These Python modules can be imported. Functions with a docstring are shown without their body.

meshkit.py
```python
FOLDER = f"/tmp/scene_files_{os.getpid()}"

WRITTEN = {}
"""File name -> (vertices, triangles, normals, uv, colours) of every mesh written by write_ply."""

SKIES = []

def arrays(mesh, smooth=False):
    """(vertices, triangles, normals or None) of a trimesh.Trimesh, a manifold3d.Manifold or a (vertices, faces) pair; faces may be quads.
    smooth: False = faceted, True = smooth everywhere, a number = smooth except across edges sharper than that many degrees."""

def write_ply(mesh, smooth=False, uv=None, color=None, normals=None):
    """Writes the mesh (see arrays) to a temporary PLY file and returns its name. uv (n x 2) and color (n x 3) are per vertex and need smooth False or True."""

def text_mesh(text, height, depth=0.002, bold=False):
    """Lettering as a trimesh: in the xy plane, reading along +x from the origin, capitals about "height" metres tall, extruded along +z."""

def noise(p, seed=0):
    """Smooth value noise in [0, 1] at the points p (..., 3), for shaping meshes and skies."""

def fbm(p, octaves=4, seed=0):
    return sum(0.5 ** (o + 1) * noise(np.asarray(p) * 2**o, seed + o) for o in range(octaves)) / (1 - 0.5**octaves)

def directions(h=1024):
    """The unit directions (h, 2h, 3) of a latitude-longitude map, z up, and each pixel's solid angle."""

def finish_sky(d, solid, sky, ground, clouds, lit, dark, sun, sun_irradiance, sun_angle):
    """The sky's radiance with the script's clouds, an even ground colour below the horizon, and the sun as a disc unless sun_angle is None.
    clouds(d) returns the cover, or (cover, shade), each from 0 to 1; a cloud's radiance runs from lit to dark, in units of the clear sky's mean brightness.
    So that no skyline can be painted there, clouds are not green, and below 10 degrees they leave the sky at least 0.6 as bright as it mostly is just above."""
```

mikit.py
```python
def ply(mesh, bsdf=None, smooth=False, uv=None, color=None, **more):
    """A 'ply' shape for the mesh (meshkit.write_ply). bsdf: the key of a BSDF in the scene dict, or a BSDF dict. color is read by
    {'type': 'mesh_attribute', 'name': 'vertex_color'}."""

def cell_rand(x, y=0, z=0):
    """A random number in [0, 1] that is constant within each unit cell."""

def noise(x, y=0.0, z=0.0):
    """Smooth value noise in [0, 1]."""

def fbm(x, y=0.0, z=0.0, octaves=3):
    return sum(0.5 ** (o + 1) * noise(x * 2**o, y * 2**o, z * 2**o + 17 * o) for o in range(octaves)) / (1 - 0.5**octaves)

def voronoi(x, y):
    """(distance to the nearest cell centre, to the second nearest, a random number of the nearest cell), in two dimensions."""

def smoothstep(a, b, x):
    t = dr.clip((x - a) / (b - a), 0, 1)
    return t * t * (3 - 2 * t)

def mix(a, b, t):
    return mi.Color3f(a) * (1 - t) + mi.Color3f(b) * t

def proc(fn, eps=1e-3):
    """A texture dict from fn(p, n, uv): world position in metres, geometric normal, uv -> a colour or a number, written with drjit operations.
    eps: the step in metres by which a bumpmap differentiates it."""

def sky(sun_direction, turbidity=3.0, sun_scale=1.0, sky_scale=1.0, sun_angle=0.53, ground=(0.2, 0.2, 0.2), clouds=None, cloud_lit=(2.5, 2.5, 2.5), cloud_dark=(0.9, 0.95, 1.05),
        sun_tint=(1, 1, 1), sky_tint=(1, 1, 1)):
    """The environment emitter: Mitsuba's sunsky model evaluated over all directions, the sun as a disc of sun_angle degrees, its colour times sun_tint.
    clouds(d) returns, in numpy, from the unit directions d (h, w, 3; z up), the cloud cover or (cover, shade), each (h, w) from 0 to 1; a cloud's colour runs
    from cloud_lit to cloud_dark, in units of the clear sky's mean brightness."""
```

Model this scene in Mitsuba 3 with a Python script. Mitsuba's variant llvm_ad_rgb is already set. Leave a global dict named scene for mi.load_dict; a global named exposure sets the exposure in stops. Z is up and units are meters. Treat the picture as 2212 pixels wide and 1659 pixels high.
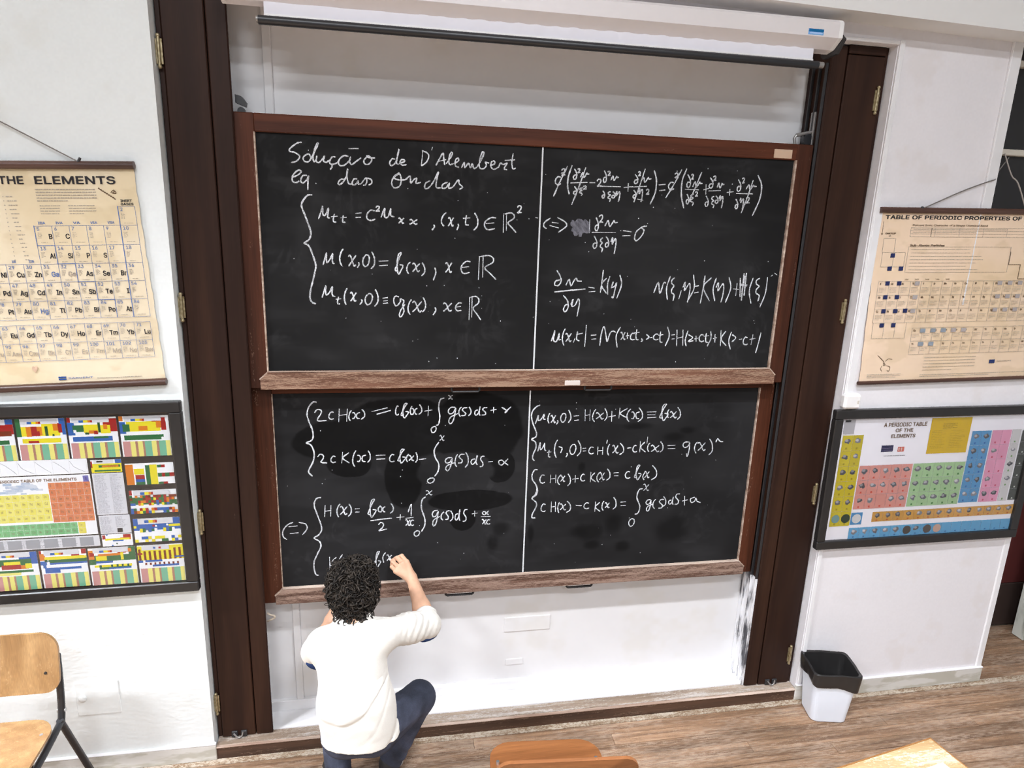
import math, random
import numpy as np
import trimesh
import shapely
from shapely.geometry import Polygon
from scipy.spatial import ConvexHull
from scipy import ndimage
import drjit as dr
import mitsuba as mi
import mikit, meshkit
from mikit import proc, noise, fbm, voronoi, cell_rand, smoothstep, mix

T = mi.ScalarTransform4f
scene, labels = {}, {}

# ------------------------------------------------------------------ camera
CAM = np.array([0.0, -2.6, 2.345])
PITCH, YAW, ROLL, FOCAL = (math.radians(14.2287), math.radians(10.4835), math.radians(-1.9808), 1440.24)
fwd = np.array([math.sin(YAW) * math.cos(PITCH), math.cos(YAW) * math.cos(PITCH), -math.sin(PITCH)])
rgt = np.array([math.cos(YAW), -math.sin(YAW), 0.0])
dwn = np.cross(fwd, rgt)
down = -math.sin(ROLL) * rgt + math.cos(ROLL) * dwn
scene['camera'] = {
    'type': 'perspective', 'fov': 2 * math.degrees(math.atan(1106.0 / FOCAL)), 'fov_axis': 'x', 'near_clip': 0.05, 'far_clip': 60.0,
    'to_world': T().look_at(origin=CAM.tolist(), target=(CAM + fwd).tolist(), up=(-down).tolist())}

# ------------------------------------------------------------------ light
exposure = 2.0
# fluorescent lamps of the lecture hall: (x0, x1, y0, y1, radiance); all hang at the ceiling and shine down
NEAR_STRIPS = [(-5.3, -4.3, -1.95, -1.65, 140.0), (-3.7, -2.6, -1.95, -1.65, 140.0), (0.5, 1.5, -1.95, -1.65, 85.0)]
NEAR_Z = 4.7        # they hang from the high ceiling on rods
BAFFLE = 0.33      # depth of the troughs in which the strips before the boards sit
FAR_PANELS = [(-1.9, -0.5, -4.6, -4.2, 15.0), (0.4, 1.8, -4.6, -4.2, 15.0), (-1.9, -0.5, -7.4, -7.0, 18.0), (0.4, 1.8, -7.4, -7.0, 18.0)]
DROP = 0.004        # how far their flat diffusers stand below the housing
LAMP_TINT = (0.965, 1.0, 1.06)
CEIL = 5.25

# ------------------------------------------------------------------ small mesh kit
def V(*a): return np.array(a, float)

def hull(pts):
    pts = np.asarray(pts, float)
    h = ConvexHull(pts)
    m = trimesh.Trimesh(pts, h.simplices, process=True)
    m.fix_normals()
    return m

def box(x0, x1, y0, y1, z0, z1, c=0.0):
    """A box with its edges chamfered by c."""
    if c <= 0:
        return trimesh.creation.box(bounds=[[min(x0, x1), min(y0, y1), min(z0, z1)], [max(x0, x1), max(y0, y1), max(z0, z1)]])
    pts = []
    for i, x in enumerate((x0, x1)):
        for j, y in enumerate((y0, y1)):
            for k, z in enumerate((z0, z1)):
                sx, sy, sz = (np.sign((x0, x1)[1 - i] - x), np.sign((y0, y1)[1 - j] - y), np.sign((z0, z1)[1 - k] - z))
                pts += [(x, y + sy * c, z + sz * c), (x + sx * c, y, z + sz * c), (x + sx * c, y + sy * c, z)]
    return hull(pts)

def join(ms): return trimesh.util.concatenate(ms)

def moved(m, loc=(0, 0, 0), rz=0.0, rx=0.0, ry=0.0):
    m = m.copy()
    R = trimesh.transformations.euler_matrix(rx, ry, rz)
    R[:3, 3] = loc
    m.apply_transform(R)
    return m

def spline(pts, n=6, closed=False):
    p = np.asarray(pts, float)
    if len(p) < 3 and not closed:
        return p
    q = np.vstack([p[-1:], p, p[:2]]) if closed else np.vstack([2 * p[0] - p[1], p, 2 * p[-1] - p[-2]])
    out = []
    for i in range(1, len(q) - 2):
        a, b, c, d = q[i - 1], q[i], q[i + 1], q[i + 2]
        for t in np.linspace(0, 1, n, endpoint=False):
            out.append(0.5 * (2 * b + (c - a) * t + (2 * a - 5 * b + 4 * c - d) * t * t + (3 * b - a - 3 * c + d) * t ** 3))
    if not closed:
        out.append(p[-1])
    return np.array(out)

def tube(pts, r, sides=8, caps=True):
    p = np.asarray(pts, float)
    r = np.broadcast_to(r, (len(p),)).astype(float)
    t = np.gradient(p, axis=0)
    t /= np.linalg.norm(t, axis=1, keepdims=True) + 1e-12
    a = np.cross(t[0], V(0, 0, 1) if abs(t[0][2]) < 0.9 else V(1, 0, 0))
    a /= np.linalg.norm(a)
    ring = []
    ang = np.arange(sides) * 2 * np.pi / sides
    for i in range(len(p)):
        a = a - t[i] * (a @ t[i])
        a /= np.linalg.norm(a) + 1e-12
        b = np.cross(t[i], a)
        ring.append(p[i] + r[i] * (np.cos(ang)[:, None] * a + np.sin(ang)[:, None] * b))
    v = np.vstack(ring)
    i, j = np.meshgrid(np.arange(len(p) - 1), np.arange(sides), indexing='ij')
    q = np.stack([i * sides + j, i * sides + (j + 1) % sides, (i + 1) * sides + (j + 1) % sides, (i + 1) * sides + j], -1).reshape(-1, 4)
    f = [q[:, [0, 1, 2]], q[:, [0, 2, 3]]]
    if caps:
        n = len(v)
        v = np.vstack([v, p[:1], p[-1:]])
        k = np.arange(sides)
        f += [np.stack([(k + 1) % sides, k, k * 0 + n], 1), np.stack([(len(p) - 1) * sides + k, (len(p) - 1) * sides + (k + 1) % sides, k * 0 + n + 1], 1)]
    return trimesh.Trimesh(v, np.vstack(f), process=False)

def prism(poly, a, b, axis='y'):
    """Outline in the plane across the axis, extruded from a to b: axis y takes (x, z), x takes (y, z), z takes (x, y)."""
    poly = poly if isinstance(poly, Polygon) else Polygon(poly)
    m = trimesh.creation.extrude_polygon(poly, abs(b - a), engine='earcut')
    v = m.vertices.copy()
    u, w, h = v[:, 0], v[:, 1], v[:, 2] + min(a, b)
    if axis == 'y':
        nv = np.stack([u, h, w], 1)
    elif axis == 'x':
        nv = np.stack([h, u, w], 1)
    else:
        nv = np.stack([u, w, h], 1)
    m = trimesh.Trimesh(nv, m.faces, process=False)
    m.fix_normals()
    return m

def rounded(x0, z0, x1, z1, r): return Polygon([(x0, z0), (x1, z0), (x1, z1), (x0, z1)]).buffer(-r).buffer(r, quad_segs=5)

# ------------------------------------------------------------------ scene keys
def numbered(name):
    used = set(k.split('__')[0] for k in scene) | set(labels) if '__' not in name else set(scene) | set(k.rsplit('__', 1)[0] for k in scene if k.count('__') == 2)
    if name not in used:
        return name
    n = 1
    while f'{name}_{n:03d}' in used:
        n += 1
    return f'{name}_{n:03d}'

def thing(name, label, cat, group=None):
    key = numbered(name)
    labels[key] = {'label': label, 'category': cat}
    if group:
        labels[key]['group'] = group
    return key

def obj(name, mesh, mat, parent=None, smooth=False, label=None, kind=None, **more):
    key = numbered(parent + '__' + name if parent else name)
    scene[key] = mikit.ply(mesh, mat, smooth, **more) if not isinstance(mesh, dict) else mesh
    if label:
        labels.setdefault(key, {})['label'] = label
    if kind:
        labels.setdefault(key, {})['kind'] = kind
    return key

def tag(key, label, cat, group=None):
    labels[key] = {**labels.get(key, {}), 'label': label, 'category': cat, **({'group': group} if group else {})}
    return key

def struct(name, mesh, mat, label, cat, parent=None, smooth=False):
    key = obj(name, mesh, mat, parent, smooth)
    if parent is None:
        labels[key] = {'kind': 'structure', 'label': label, 'category': cat}
    return key

_text = {}
def text(s, h, x, z, y, sx=1.0, bold=False, rot=0.0, depth=0.0006, center=False):
    """Flat lettering on a plane that faces the room (-y): capitals h tall, from the point (x, z), stretched by sx."""
    k = (s, bold)
    if k not in _text:
        _text[k] = meshkit.text_mesh(s, 1.0, 1.0, bold)
    m = _text[k]
    v = m.vertices * [h * sx, h, depth]
    if center:
        v[:, 0] -= (v[:, 0].max() + v[:, 0].min()) / 2
    c, sn = math.cos(rot), math.sin(rot)
    nv = np.stack([x + v[:, 0] * c - v[:, 1] * sn, y - v[:, 2], z + v[:, 0] * sn + v[:, 1] * c], 1)
    return trimesh.Trimesh(nv, m.faces, process=False)

def plate(x0, z0, x1, z1, y, d=0.0006, rot=0.0, piv=(0, 0)):
    """A thin printed patch on a plane facing -y (front face and rim only)."""
    q = np.array([(x0, z0), (x1, z0), (x1, z1), (x0, z1)], float) - piv
    c, s = math.cos(rot), math.sin(rot)
    q = q @ np.array([[c, s], [-s, c]]) + piv
    v = np.vstack([np.c_[q[:, 0], np.full(4, y - d), q[:, 1]], np.c_[q[:, 0], np.full(4, y), q[:, 1]]])
    f = [[0, 1, 2], [0, 2, 3]] + [t for i in range(4) for t in ([i, i + 4, (i + 1) % 4], [(i + 1) % 4, i + 4, (i + 1) % 4 + 4])]
    return trimesh.Trimesh(v, f, process=False)

def painted(parent, name, items, label=None):
    """One mesh of printed patches, each with its own ink: items of (mesh, colour)."""
    m = join([a for a, _ in items])
    c = np.vstack([np.tile(np.asarray(b, float), (len(a.vertices), 1)) for a, b in items])
    return obj(name, m, 'print_ink', parent, color=c, label=label)

def lin(r, g, b): return [((c / 255.0 + 0.055) / 1.055) ** 2.4 if c > 10 else c / 3294.6 for c in (r, g, b)]

# ------------------------------------------------------------------ materials
def rgb(c): return {'type': 'rgb', 'value': list(map(float, c))}
def diffuse(c): return {'type': 'diffuse', 'reflectance': c if isinstance(c, dict) else rgb(c)}
def gloss(c, rough=0.4, spec=0.5, metal=0.0, **k):
    return {'type': 'principled', 'base_color': c if isinstance(c, dict) else rgb(c), 'roughness': rough, 'specular': spec, 'metallic': metal, **k}
def two(b): return {'type': 'twosided', 'bsdf': b}
def bump(b, fn, scale, eps=1e-3): return {'type': 'bumpmap', 'arbitrary': {**proc(fn, eps)}, 'scale': scale, 'bsdf': b}

def plaster(base, grain=18.0):
    def fn(p, n, uv):
        k = fbm(p.x * 2.3 + p.y, p.z * 2.3, p.y * 2.0, 4)
        f = noise(p.x * 140, p.z * 140, p.y * 140)
        s = smoothstep(0.62, 0.8, fbm(p.x * 7 + 31, p.z * 7, p.y * 7, 4))
        c = mi.Color3f(base) * (0.955 + 0.07 * k + 0.03 * f)
        return mix(c, mi.Color3f(base) * mi.Color3f(0.93, 0.90, 0.86), 0.45 * s)
    return proc(fn)

def relief(freq, octaves=3):
    return lambda p, n, uv: fbm(p.x * freq, p.y * freq, p.z * freq, octaves)

scene['wall_paint_left'] = two({'type': 'bumpmap', 'bsdf': diffuse(plaster((0.75, 0.78, 0.775))), 'tex': proc(relief(95.0, 3), 2e-3), 'scale': 0.0014})
scene['wall_paint_right'] = two({'type': 'bumpmap', 'bsdf': diffuse(plaster((0.765, 0.745, 0.765))), 'tex': proc(relief(120.0, 2), 2e-3), 'scale': 0.0006})
def niche_fn(p, n, uv):
    k = fbm(p.x * 3.0, p.z * 3.0, p.y * 3.0, 4)
    stain = smoothstep(0.55, 0.75, fbm(p.x * 5 + 11, p.z * 6 + 3, p.y * 4, 4))
    c = mi.Color3f(0.74, 0.735, 0.74) * (0.95 + 0.09 * k)
    return mix(c, mi.Color3f(0.66, 0.635, 0.585), 0.4 * stain)
scene['wall_paint_niche'] = two(diffuse(proc(niche_fn)))
scene['white_paint'] = two(gloss(proc(lambda p, n, uv: mi.Color3f(0.76, 0.755, 0.765) * (0.93 + 0.12 * fbm(p.x * 14, p.y * 14, p.z * 14, 3))), 0.45, 0.4))
def skirting_fn(p, n, uv):
    g = smoothstep(0.42, 0.62, fbm(p.x * 9, p.z * 30, 2.0, 4))
    return mix(mi.Color3f(0.62, 0.60, 0.56), mi.Color3f(0.40, 0.375, 0.30), 0.65 * g)
scene['grimy_paint'] = two(diffuse(proc(skirting_fn)))
scene['ceiling_paint'] = two(diffuse((0.76, 0.755, 0.74)))
scene['hall_paint'] = two(diffuse((0.34, 0.34, 0.34)))
scene['hall_floor'] = two(diffuse((0.27, 0.21, 0.16)))

def wood(dark, light, axis, scale=1.0, worn=None, amount=0.5, worn_at=0.55, fine=1.0, offset=0.0, soft=0.14):
    """Grain along the axis; worn adds patches where varnish has rubbed off to that colour."""
    def fn(p, n, uv):
        q = {'x': (p.x, p.y, p.z), 'y': (p.y, p.x, p.z), 'z': (p.z, p.x, p.y)}[axis]
        a, b, c = q[0] * 1.6 * scale + offset, q[1] * 26 * scale, q[2] * 26 * scale
        g = fbm(a, b + 0.8 * noise(a * 2, b * 0.2, c * 0.2), c, 4)
        fibre = noise(q[0] * 14, q[1] * 420, q[2] * 420)
        col = mix(dark, light, smoothstep(0.25, 0.8, g)) * (0.86 + 0.28 * fibre * fine)
        if worn is not None:
            w = smoothstep(worn_at, worn_at + soft, 0.55 * fbm(q[0] * 6 + 3.3, q[1] * 60, q[2] * 60, 4) + 0.25 * noise(q[0] * 70, q[1] * 260, q[2] * 260) + 0.20 * noise(q[0] * 220, q[1] * 420, q[2] * 420))
            col = mix(col, mi.Color3f(worn) * (0.8 + 0.4 * fibre), amount * w)
        return col
    return proc(fn)

scene['casing_wood'] = gloss(wood((0.019, 0.0078, 0.0052), (0.036, 0.0150, 0.0085), 'z', 0.7, worn=(0.12, 0.08, 0.06), amount=0.3, worn_at=0.72), 0.5, 0.2)
scene['frame_wood_upright'] = gloss(wood((0.036, 0.0115, 0.0062), (0.085, 0.025, 0.0115), 'z', 1.0, worn=(0.30, 0.20, 0.145), amount=0.45, worn_at=0.62), 0.5, 0.2)
scene['frame_wood_rail'] = gloss(wood((0.050, 0.0145, 0.0075), (0.105, 0.030, 0.013), 'x', 1.0, worn=(0.28, 0.17, 0.11), amount=0.4, worn_at=0.66), 0.5, 0.2)
scene['worn_rail_wood'] = gloss(wood((0.085, 0.036, 0.022), (0.18, 0.082, 0.050), 'x', 1.0, worn=(0.36, 0.235, 0.165), amount=0.8, worn_at=0.36, soft=0.3), 0.55, 0.35)
scene['dark_rail_wood'] = gloss(wood((0.050, 0.024, 0.017), (0.12, 0.062, 0.042), 'x', 1.0, worn=(0.36, 0.25, 0.20), amount=0.8, worn_at=0.36, soft=0.3), 0.55, 0.35)
scene['worn_edge'] = gloss(wood((0.26, 0.17, 0.125), (0.58, 0.47, 0.39), 'x', 2.0), 0.6, 0.3)
scene['plinth_wood'] = gloss(wood((0.040, 0.020, 0.013), (0.085, 0.044, 0.027), 'x', 1.0, worn=(0.20, 0.14, 0.10), amount=0.5, worn_at=0.58), 0.5, 0.4)
scene['ledge_wood'] = gloss(wood((0.20, 0.145, 0.105), (0.36, 0.28, 0.215), 'x', 1.0, worn=(0.58, 0.55, 0.52), amount=0.75, worn_at=0.40, soft=0.34), 0.7, 0.25)
scene['chair_plywood'] = gloss(wood((0.27, 0.145, 0.058), (0.42, 0.255, 0.115), 'z', 0.8, worn=(0.48, 0.32, 0.17), amount=0.4, worn_at=0.6), 0.38, 0.5)
scene['red_plywood'] = gloss(wood((0.17, 0.062, 0.020), (0.27, 0.105, 0.036), 'x', 0.8), 0.4, 0.5)
scene['table_wood'] = gloss(wood((0.30, 0.19, 0.085), (0.47, 0.33, 0.18), 'x', 0.7, worn=(0.57, 0.47, 0.36), amount=0.7, worn_at=0.48), 0.4, 0.5)
scene['table_edge'] = gloss((0.23, 0.105, 0.032), 0.45, 0.5)

def plank_fn(tone):
    def fn(p, n, uv):
        row = cell_rand(dr.floor((p.y + 0.04) / 0.065), tone)
        g = fbm(p.x * 2.6 + row * 40, p.y * 70, tone * 5.0, 4)
        fib = noise(p.x * 30 + row * 9, p.y * 640, 1.0)
        speck = noise(p.x * 230, p.y * 420, 5.0)
        col = mix((0.15, 0.083, 0.047), (0.33, 0.200, 0.120), smoothstep(0.15, 0.85, g)) * (0.74 + 0.42 * row) * (0.80 + 0.4 * fib)
        bare = smoothstep(0.36, 0.74, 0.5 * fbm(p.x * 3.2, p.y * 20, 8.0, 4) + 0.3 * noise(p.x * 40, p.y * 190, 3.0) + 0.2 * speck)
        dirt = smoothstep(0.42, 0.76, 0.7 * fbm(p.x * 5 + 9, p.y * 22, 4.0, 4) + 0.3 * speck)
        col = mix(col, mi.Color3f(0.44, 0.335, 0.255) * (0.85 + 0.3 * fib), 0.62 * bare)
        return mix(col, (0.11, 0.066, 0.040), 0.5 * dirt)
    return proc(fn)
for k in range(3):
    scene[f'plank_wood_{"abc"[k]}'] = gloss(plank_fn(float(k)), 0.5, 0.4)
def gritty_fn(p, n, uv):
    g = fbm(p.x * 9, p.y * 40, 1.0, 4)
    w = smoothstep(0.30, 0.72, 0.45 * fbm(p.x * 13, p.y * 60, 6.0, 4) + 0.3 * noise(p.x * 120, p.y * 210, 2.0) + 0.25 * noise(p.x * 400, p.y * 500, 4.0))
    return mix(mix((0.16, 0.098, 0.055), (0.27, 0.185, 0.115), g), (0.54, 0.47, 0.385), 0.85 * w)
scene['gritty_board'] = gloss(proc(gritty_fn), 0.75, 0.2)

def slate_upper(p, n, uv):
    h = fbm(p.x * 2.2, p.z * 3.5, 4.0, 4)
    sweep = fbm(p.x * 5.0 + 0.8 * p.z, p.z * 19.0, 9.0, 3)
    v = 0.0105 + 0.006 * smoothstep(0.35, 0.75, h) + 0.0045 * smoothstep(0.5, 0.75, sweep)
    smear = dr.exp(-dr.square((p.x + 0.30 - 0.06 * (p.z - 2.2)) / 0.05) - dr.square((p.z - 2.27) / 0.17)) * fbm(p.x * 30, p.z * 9, 2.0, 3)
    wipe = dr.exp(-dr.square((p.x - 1.02) / 0.055) - dr.square((p.z - 2.46) / 0.035))
    dust = smoothstep(0.45, 0.8, fbm(p.x * 40 + 6 * noise(p.x * 9, p.z * 9), p.z * 34, 7.0, 4)) * smoothstep(0.45, 0.8, noise(p.x * 7, p.z * 7, 3.0)) * 0.5
    v = (v + 0.022 * smear + 0.015 * dust) * (1 - 0.5 * wipe)
    return mi.Color3f(v, v, v * 1.05)
WET = [(-0.207, 1.406, 0.199, 0.092), (0.043, 1.454, 0.268, 0.131), (0.353, 1.446, 0.208, 0.162), (-0.185, 1.303, 0.095, 0.060), (0.042, 1.240, 0.078, 0.147),
       (0.464, 1.270, 0.065, 0.075), (0.333, 1.114, 0.18, 0.050), (0.30, 1.03, 0.06, 0.06)]
DAMP = [(1.087, 1.443, 0.078, 0.018), (1.264, 1.387, 0.058, 0.026), (1.325, 1.417, 0.043, 0.021), (0.835, 1.253, 0.020, 0.026), (0.887, 0.935, 0.082, 0.052), (1.005, 0.964, 0.050, 0.070),
        (1.294, 0.925, 0.104, 0.077), (0.913, 0.865, 0.044, 0.029), (1.058, 0.850, 0.039, 0.030), (0.613, 0.939, 0.016, 0.051), (0.47, 0.97, 0.05, 0.04), (0.44, 0.90, 0.03, 0.05)]
def slate_lower(p, n, uv):
    h = fbm(p.x * 2.4 + 5, p.z * 3.3, 1.0, 4)
    sweep = fbm(p.x * 4.0 - p.z, p.z * 15.0, 3.0, 3)
    v = 0.0115 + 0.007 * smoothstep(0.35, 0.75, h) + 0.0045 * smoothstep(0.5, 0.75, sweep)
    e = 0.16 * (fbm(p.x * 16, p.z * 16, 2.0, 3) - 0.5)
    wet = mi.Float(0)
    for x, z, a, b in WET:
        d = dr.sqrt(dr.square((p.x - x) / a) + dr.square((p.z - z) / b))
        wet = dr.maximum(wet, 1 - smoothstep(0.96, 1.06, d + e))
    d = dr.sqrt(dr.square((p.x - 0.267) / 0.165) + dr.square((p.z - 1.254) / 0.09))
    wet = wet * smoothstep(0.92, 1.06, d + e)
    damp = mi.Float(0)
    for x, z, a, b in DAMP:
        d = dr.sqrt(dr.square((p.x - x) / a) + dr.square((p.z - z) / b))
        damp = dr.maximum(damp, 1 - smoothstep(0.4, 1.25, d + 3.0 * e))
    dust = smoothstep(0.45, 0.8, fbm(p.x * 40 + 6 * noise(p.x * 9, p.z * 9), p.z * 34, 9.0, 4)) * smoothstep(0.45, 0.8, noise(p.x * 7, p.z * 7, 6.0)) * 0.5
    v = (v + 0.015 * dust) * (1 - 0.72 * wet) * (1 - 0.55 * damp)
    return mi.Color3f(v, v, v * 1.07)
scene['slate_upper'] = gloss(proc(slate_upper), 0.7, 0.12)
scene['slate_lower'] = gloss(proc(slate_lower), 0.7, 0.12)
scene['chalk_line'] = diffuse((0.66, 0.68, 0.70))
scene['chalk_faint'] = diffuse((0.15, 0.15, 0.165))
scene['chalk'] = diffuse((0.82, 0.82, 0.81))

def paper_fn(base, stain):
    def fn(p, n, uv):
        k = fbm(p.x * 4, p.z * 4, 2.0, 4)
        s = smoothstep(0.50, 0.72, fbm(p.x * 3 + 6, p.z * 3, 7.0, 4))
        low = smoothstep(0.55, 0.7, fbm(p.x * 9, p.z * 14, 3.0, 4))
        return mix(mix(mi.Color3f(base) * (0.9 + 0.18 * k), stain, 0.4 * s), mi.Color3f(stain) * 0.8, 0.28 * low)
    return proc(fn)
scene['aged_paper_left'] = two(diffuse(paper_fn((0.72, 0.62, 0.455), (0.62, 0.48, 0.27))))
scene['aged_paper_right'] = two(diffuse(paper_fn((0.82, 0.635, 0.47), (0.70, 0.53, 0.31))))
scene['print_ink'] = two(diffuse({'type': 'mesh_attribute', 'name': 'vertex_color'}))
scene['ink_black'] = diffuse((0.035, 0.033, 0.035))
scene['ink_blue'] = diffuse((0.12, 0.17, 0.36))
scene['ink_grey'] = diffuse((0.36, 0.31, 0.26))
scene['ink_brown'] = diffuse((0.13, 0.085, 0.055))
scene['roller_wood'] = gloss(wood((0.045, 0.020, 0.014), (0.095, 0.045, 0.032), 'x', 1.0), 0.4, 0.5)
scene['black_frame'] = gloss(proc(lambda p, n, uv: mi.Color3f(0.0155, 0.0145, 0.0145) * (0.8 + 0.5 * fbm(p.x * 20, p.z * 20, p.y * 20, 3))), 0.38, 0.5)
scene['black_board'] = diffuse((0.012, 0.0115, 0.0125))
scene['pane_glass'] = {'type': 'thindielectric', 'int_ior': 1.49}
scene['dark_metal'] = gloss((0.022, 0.022, 0.024), 0.4, 0.5)
scene['black_steel'] = gloss((0.016, 0.017, 0.020), 0.35, 0.55)
scene['grey_metal'] = gloss((0.30, 0.29, 0.28), 0.42, 0.5, 0.6)
scene['bright_metal'] = gloss((0.62, 0.62, 0.62), 0.3, 0.5, 0.9)
scene['brass'] = gloss(proc(lambda p, n, uv: mix((0.22, 0.165, 0.075), (0.50, 0.43, 0.28), noise(p.x * 160, p.y * 160, p.z * 120))), 0.4, 0.5, 0.75)
def chalky_fn(p, n, uv):
    a = fbm(p.y * 60, p.z * 9 + 3, p.x * 20, 4)
    w = smoothstep(0.36, 0.56, a)
    return mix((0.085, 0.085, 0.095), (0.74, 0.745, 0.765), w)
scene['chalky_rail'] = gloss(proc(chalky_fn), 0.6, 0.3)
scene['screen_case'] = gloss((0.70, 0.665, 0.665), 0.4, 0.45)
scene['screen_cloth'] = two(diffuse((0.74, 0.735, 0.79)))
scene['white_plastic'] = gloss((0.80, 0.79, 0.78), 0.35, 0.5)
scene['bin_plastic'] = gloss((0.74, 0.785, 0.86), 0.4, 0.5)
scene['bag_film'] = two(gloss((0.020, 0.019, 0.019), 0.22, 0.55))
scene['label_card'] = diffuse((0.56, 0.40, 0.29))
scene['label_pale'] = diffuse((0.68, 0.60, 0.56))
scene['maroon_paint'] = gloss((0.085, 0.020, 0.019), 0.45, 0.45)
scene['dark_kick'] = gloss((0.040, 0.026, 0.022), 0.5, 0.4)
scene['jamb_paint'] = gloss(proc(lambda p, n, uv: mix((0.30, 0.32, 0.27), (0.70, 0.72, 0.66), smoothstep(0.35, 0.6, fbm(p.x * 20, p.y * 20, p.z * 6, 4)))), 0.5, 0.4)
scene['night_glass'] = gloss((0.014, 0.014, 0.015), 0.12, 0.5)
scene['cream_paint'] = gloss((0.56, 0.52, 0.45), 0.45, 0.4)
scene['cord_fibre'] = diffuse((0.20, 0.185, 0.175))
scene['cord_pale'] = diffuse((0.36, 0.33, 0.30))
scene['rope'] = diffuse((0.52, 0.45, 0.36))
scene['trough_metal'] = two(diffuse((0.12, 0.12, 0.12)))
scene['lamp_housing'] = two(diffuse((0.7, 0.7, 0.7)))

# ================================================================== the room
NY = 0.19          # the niche's back wall lies this far behind the front wall
OX0, OX1 = -0.778, 2.003   # the opening in the front wall that holds the sliding boards
OZ1 = 3.052
struct('wall_left', box(-5.5, OX0, 0, 0.3, 0, CEIL), 'wall_paint_left', 'rough white plastered wall with the element chart and the black frame', 'wall')
WX, WZ = 2.572, 2.02      # the high window's left edge and its sill
DX0, DX1 = 3.088, 3.70    # the doorway
wall_right = struct('wall_right', join([box(OX1, WX, 0, 0.3, 0, CEIL), box(WX, DX0, 0, 0.3, 0, WZ), box(WX, 4.4, 0, 0.3, 3.112, CEIL), box(DX1, 4.4, 0, 0.3, 0, WZ), box(DX0, DX1, 0, 0.3, 1.97, WZ)]),
    'wall_paint_right', 'smooth white wall right of the blackboards', 'wall')
struct('wall_niche', box(OX0 - 0.05, OX1 + 0.05, NY, NY + 0.11, 0, CEIL), 'wall_paint_niche', 'white painted back wall of the niche behind the sliding blackboards', 'wall')
struct('wall_lintel', box(OX0, OX1, 0.0, NY, OZ1, CEIL), 'wall_paint_right', 'strip of wall above the niche and the projection screen', 'wall')
struct('floor', box(-5.5, 4.4, -9.0, 0.9, -0.2, -0.012), 'hall_floor', 'worn brown wooden strip floor', 'floor')
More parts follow.
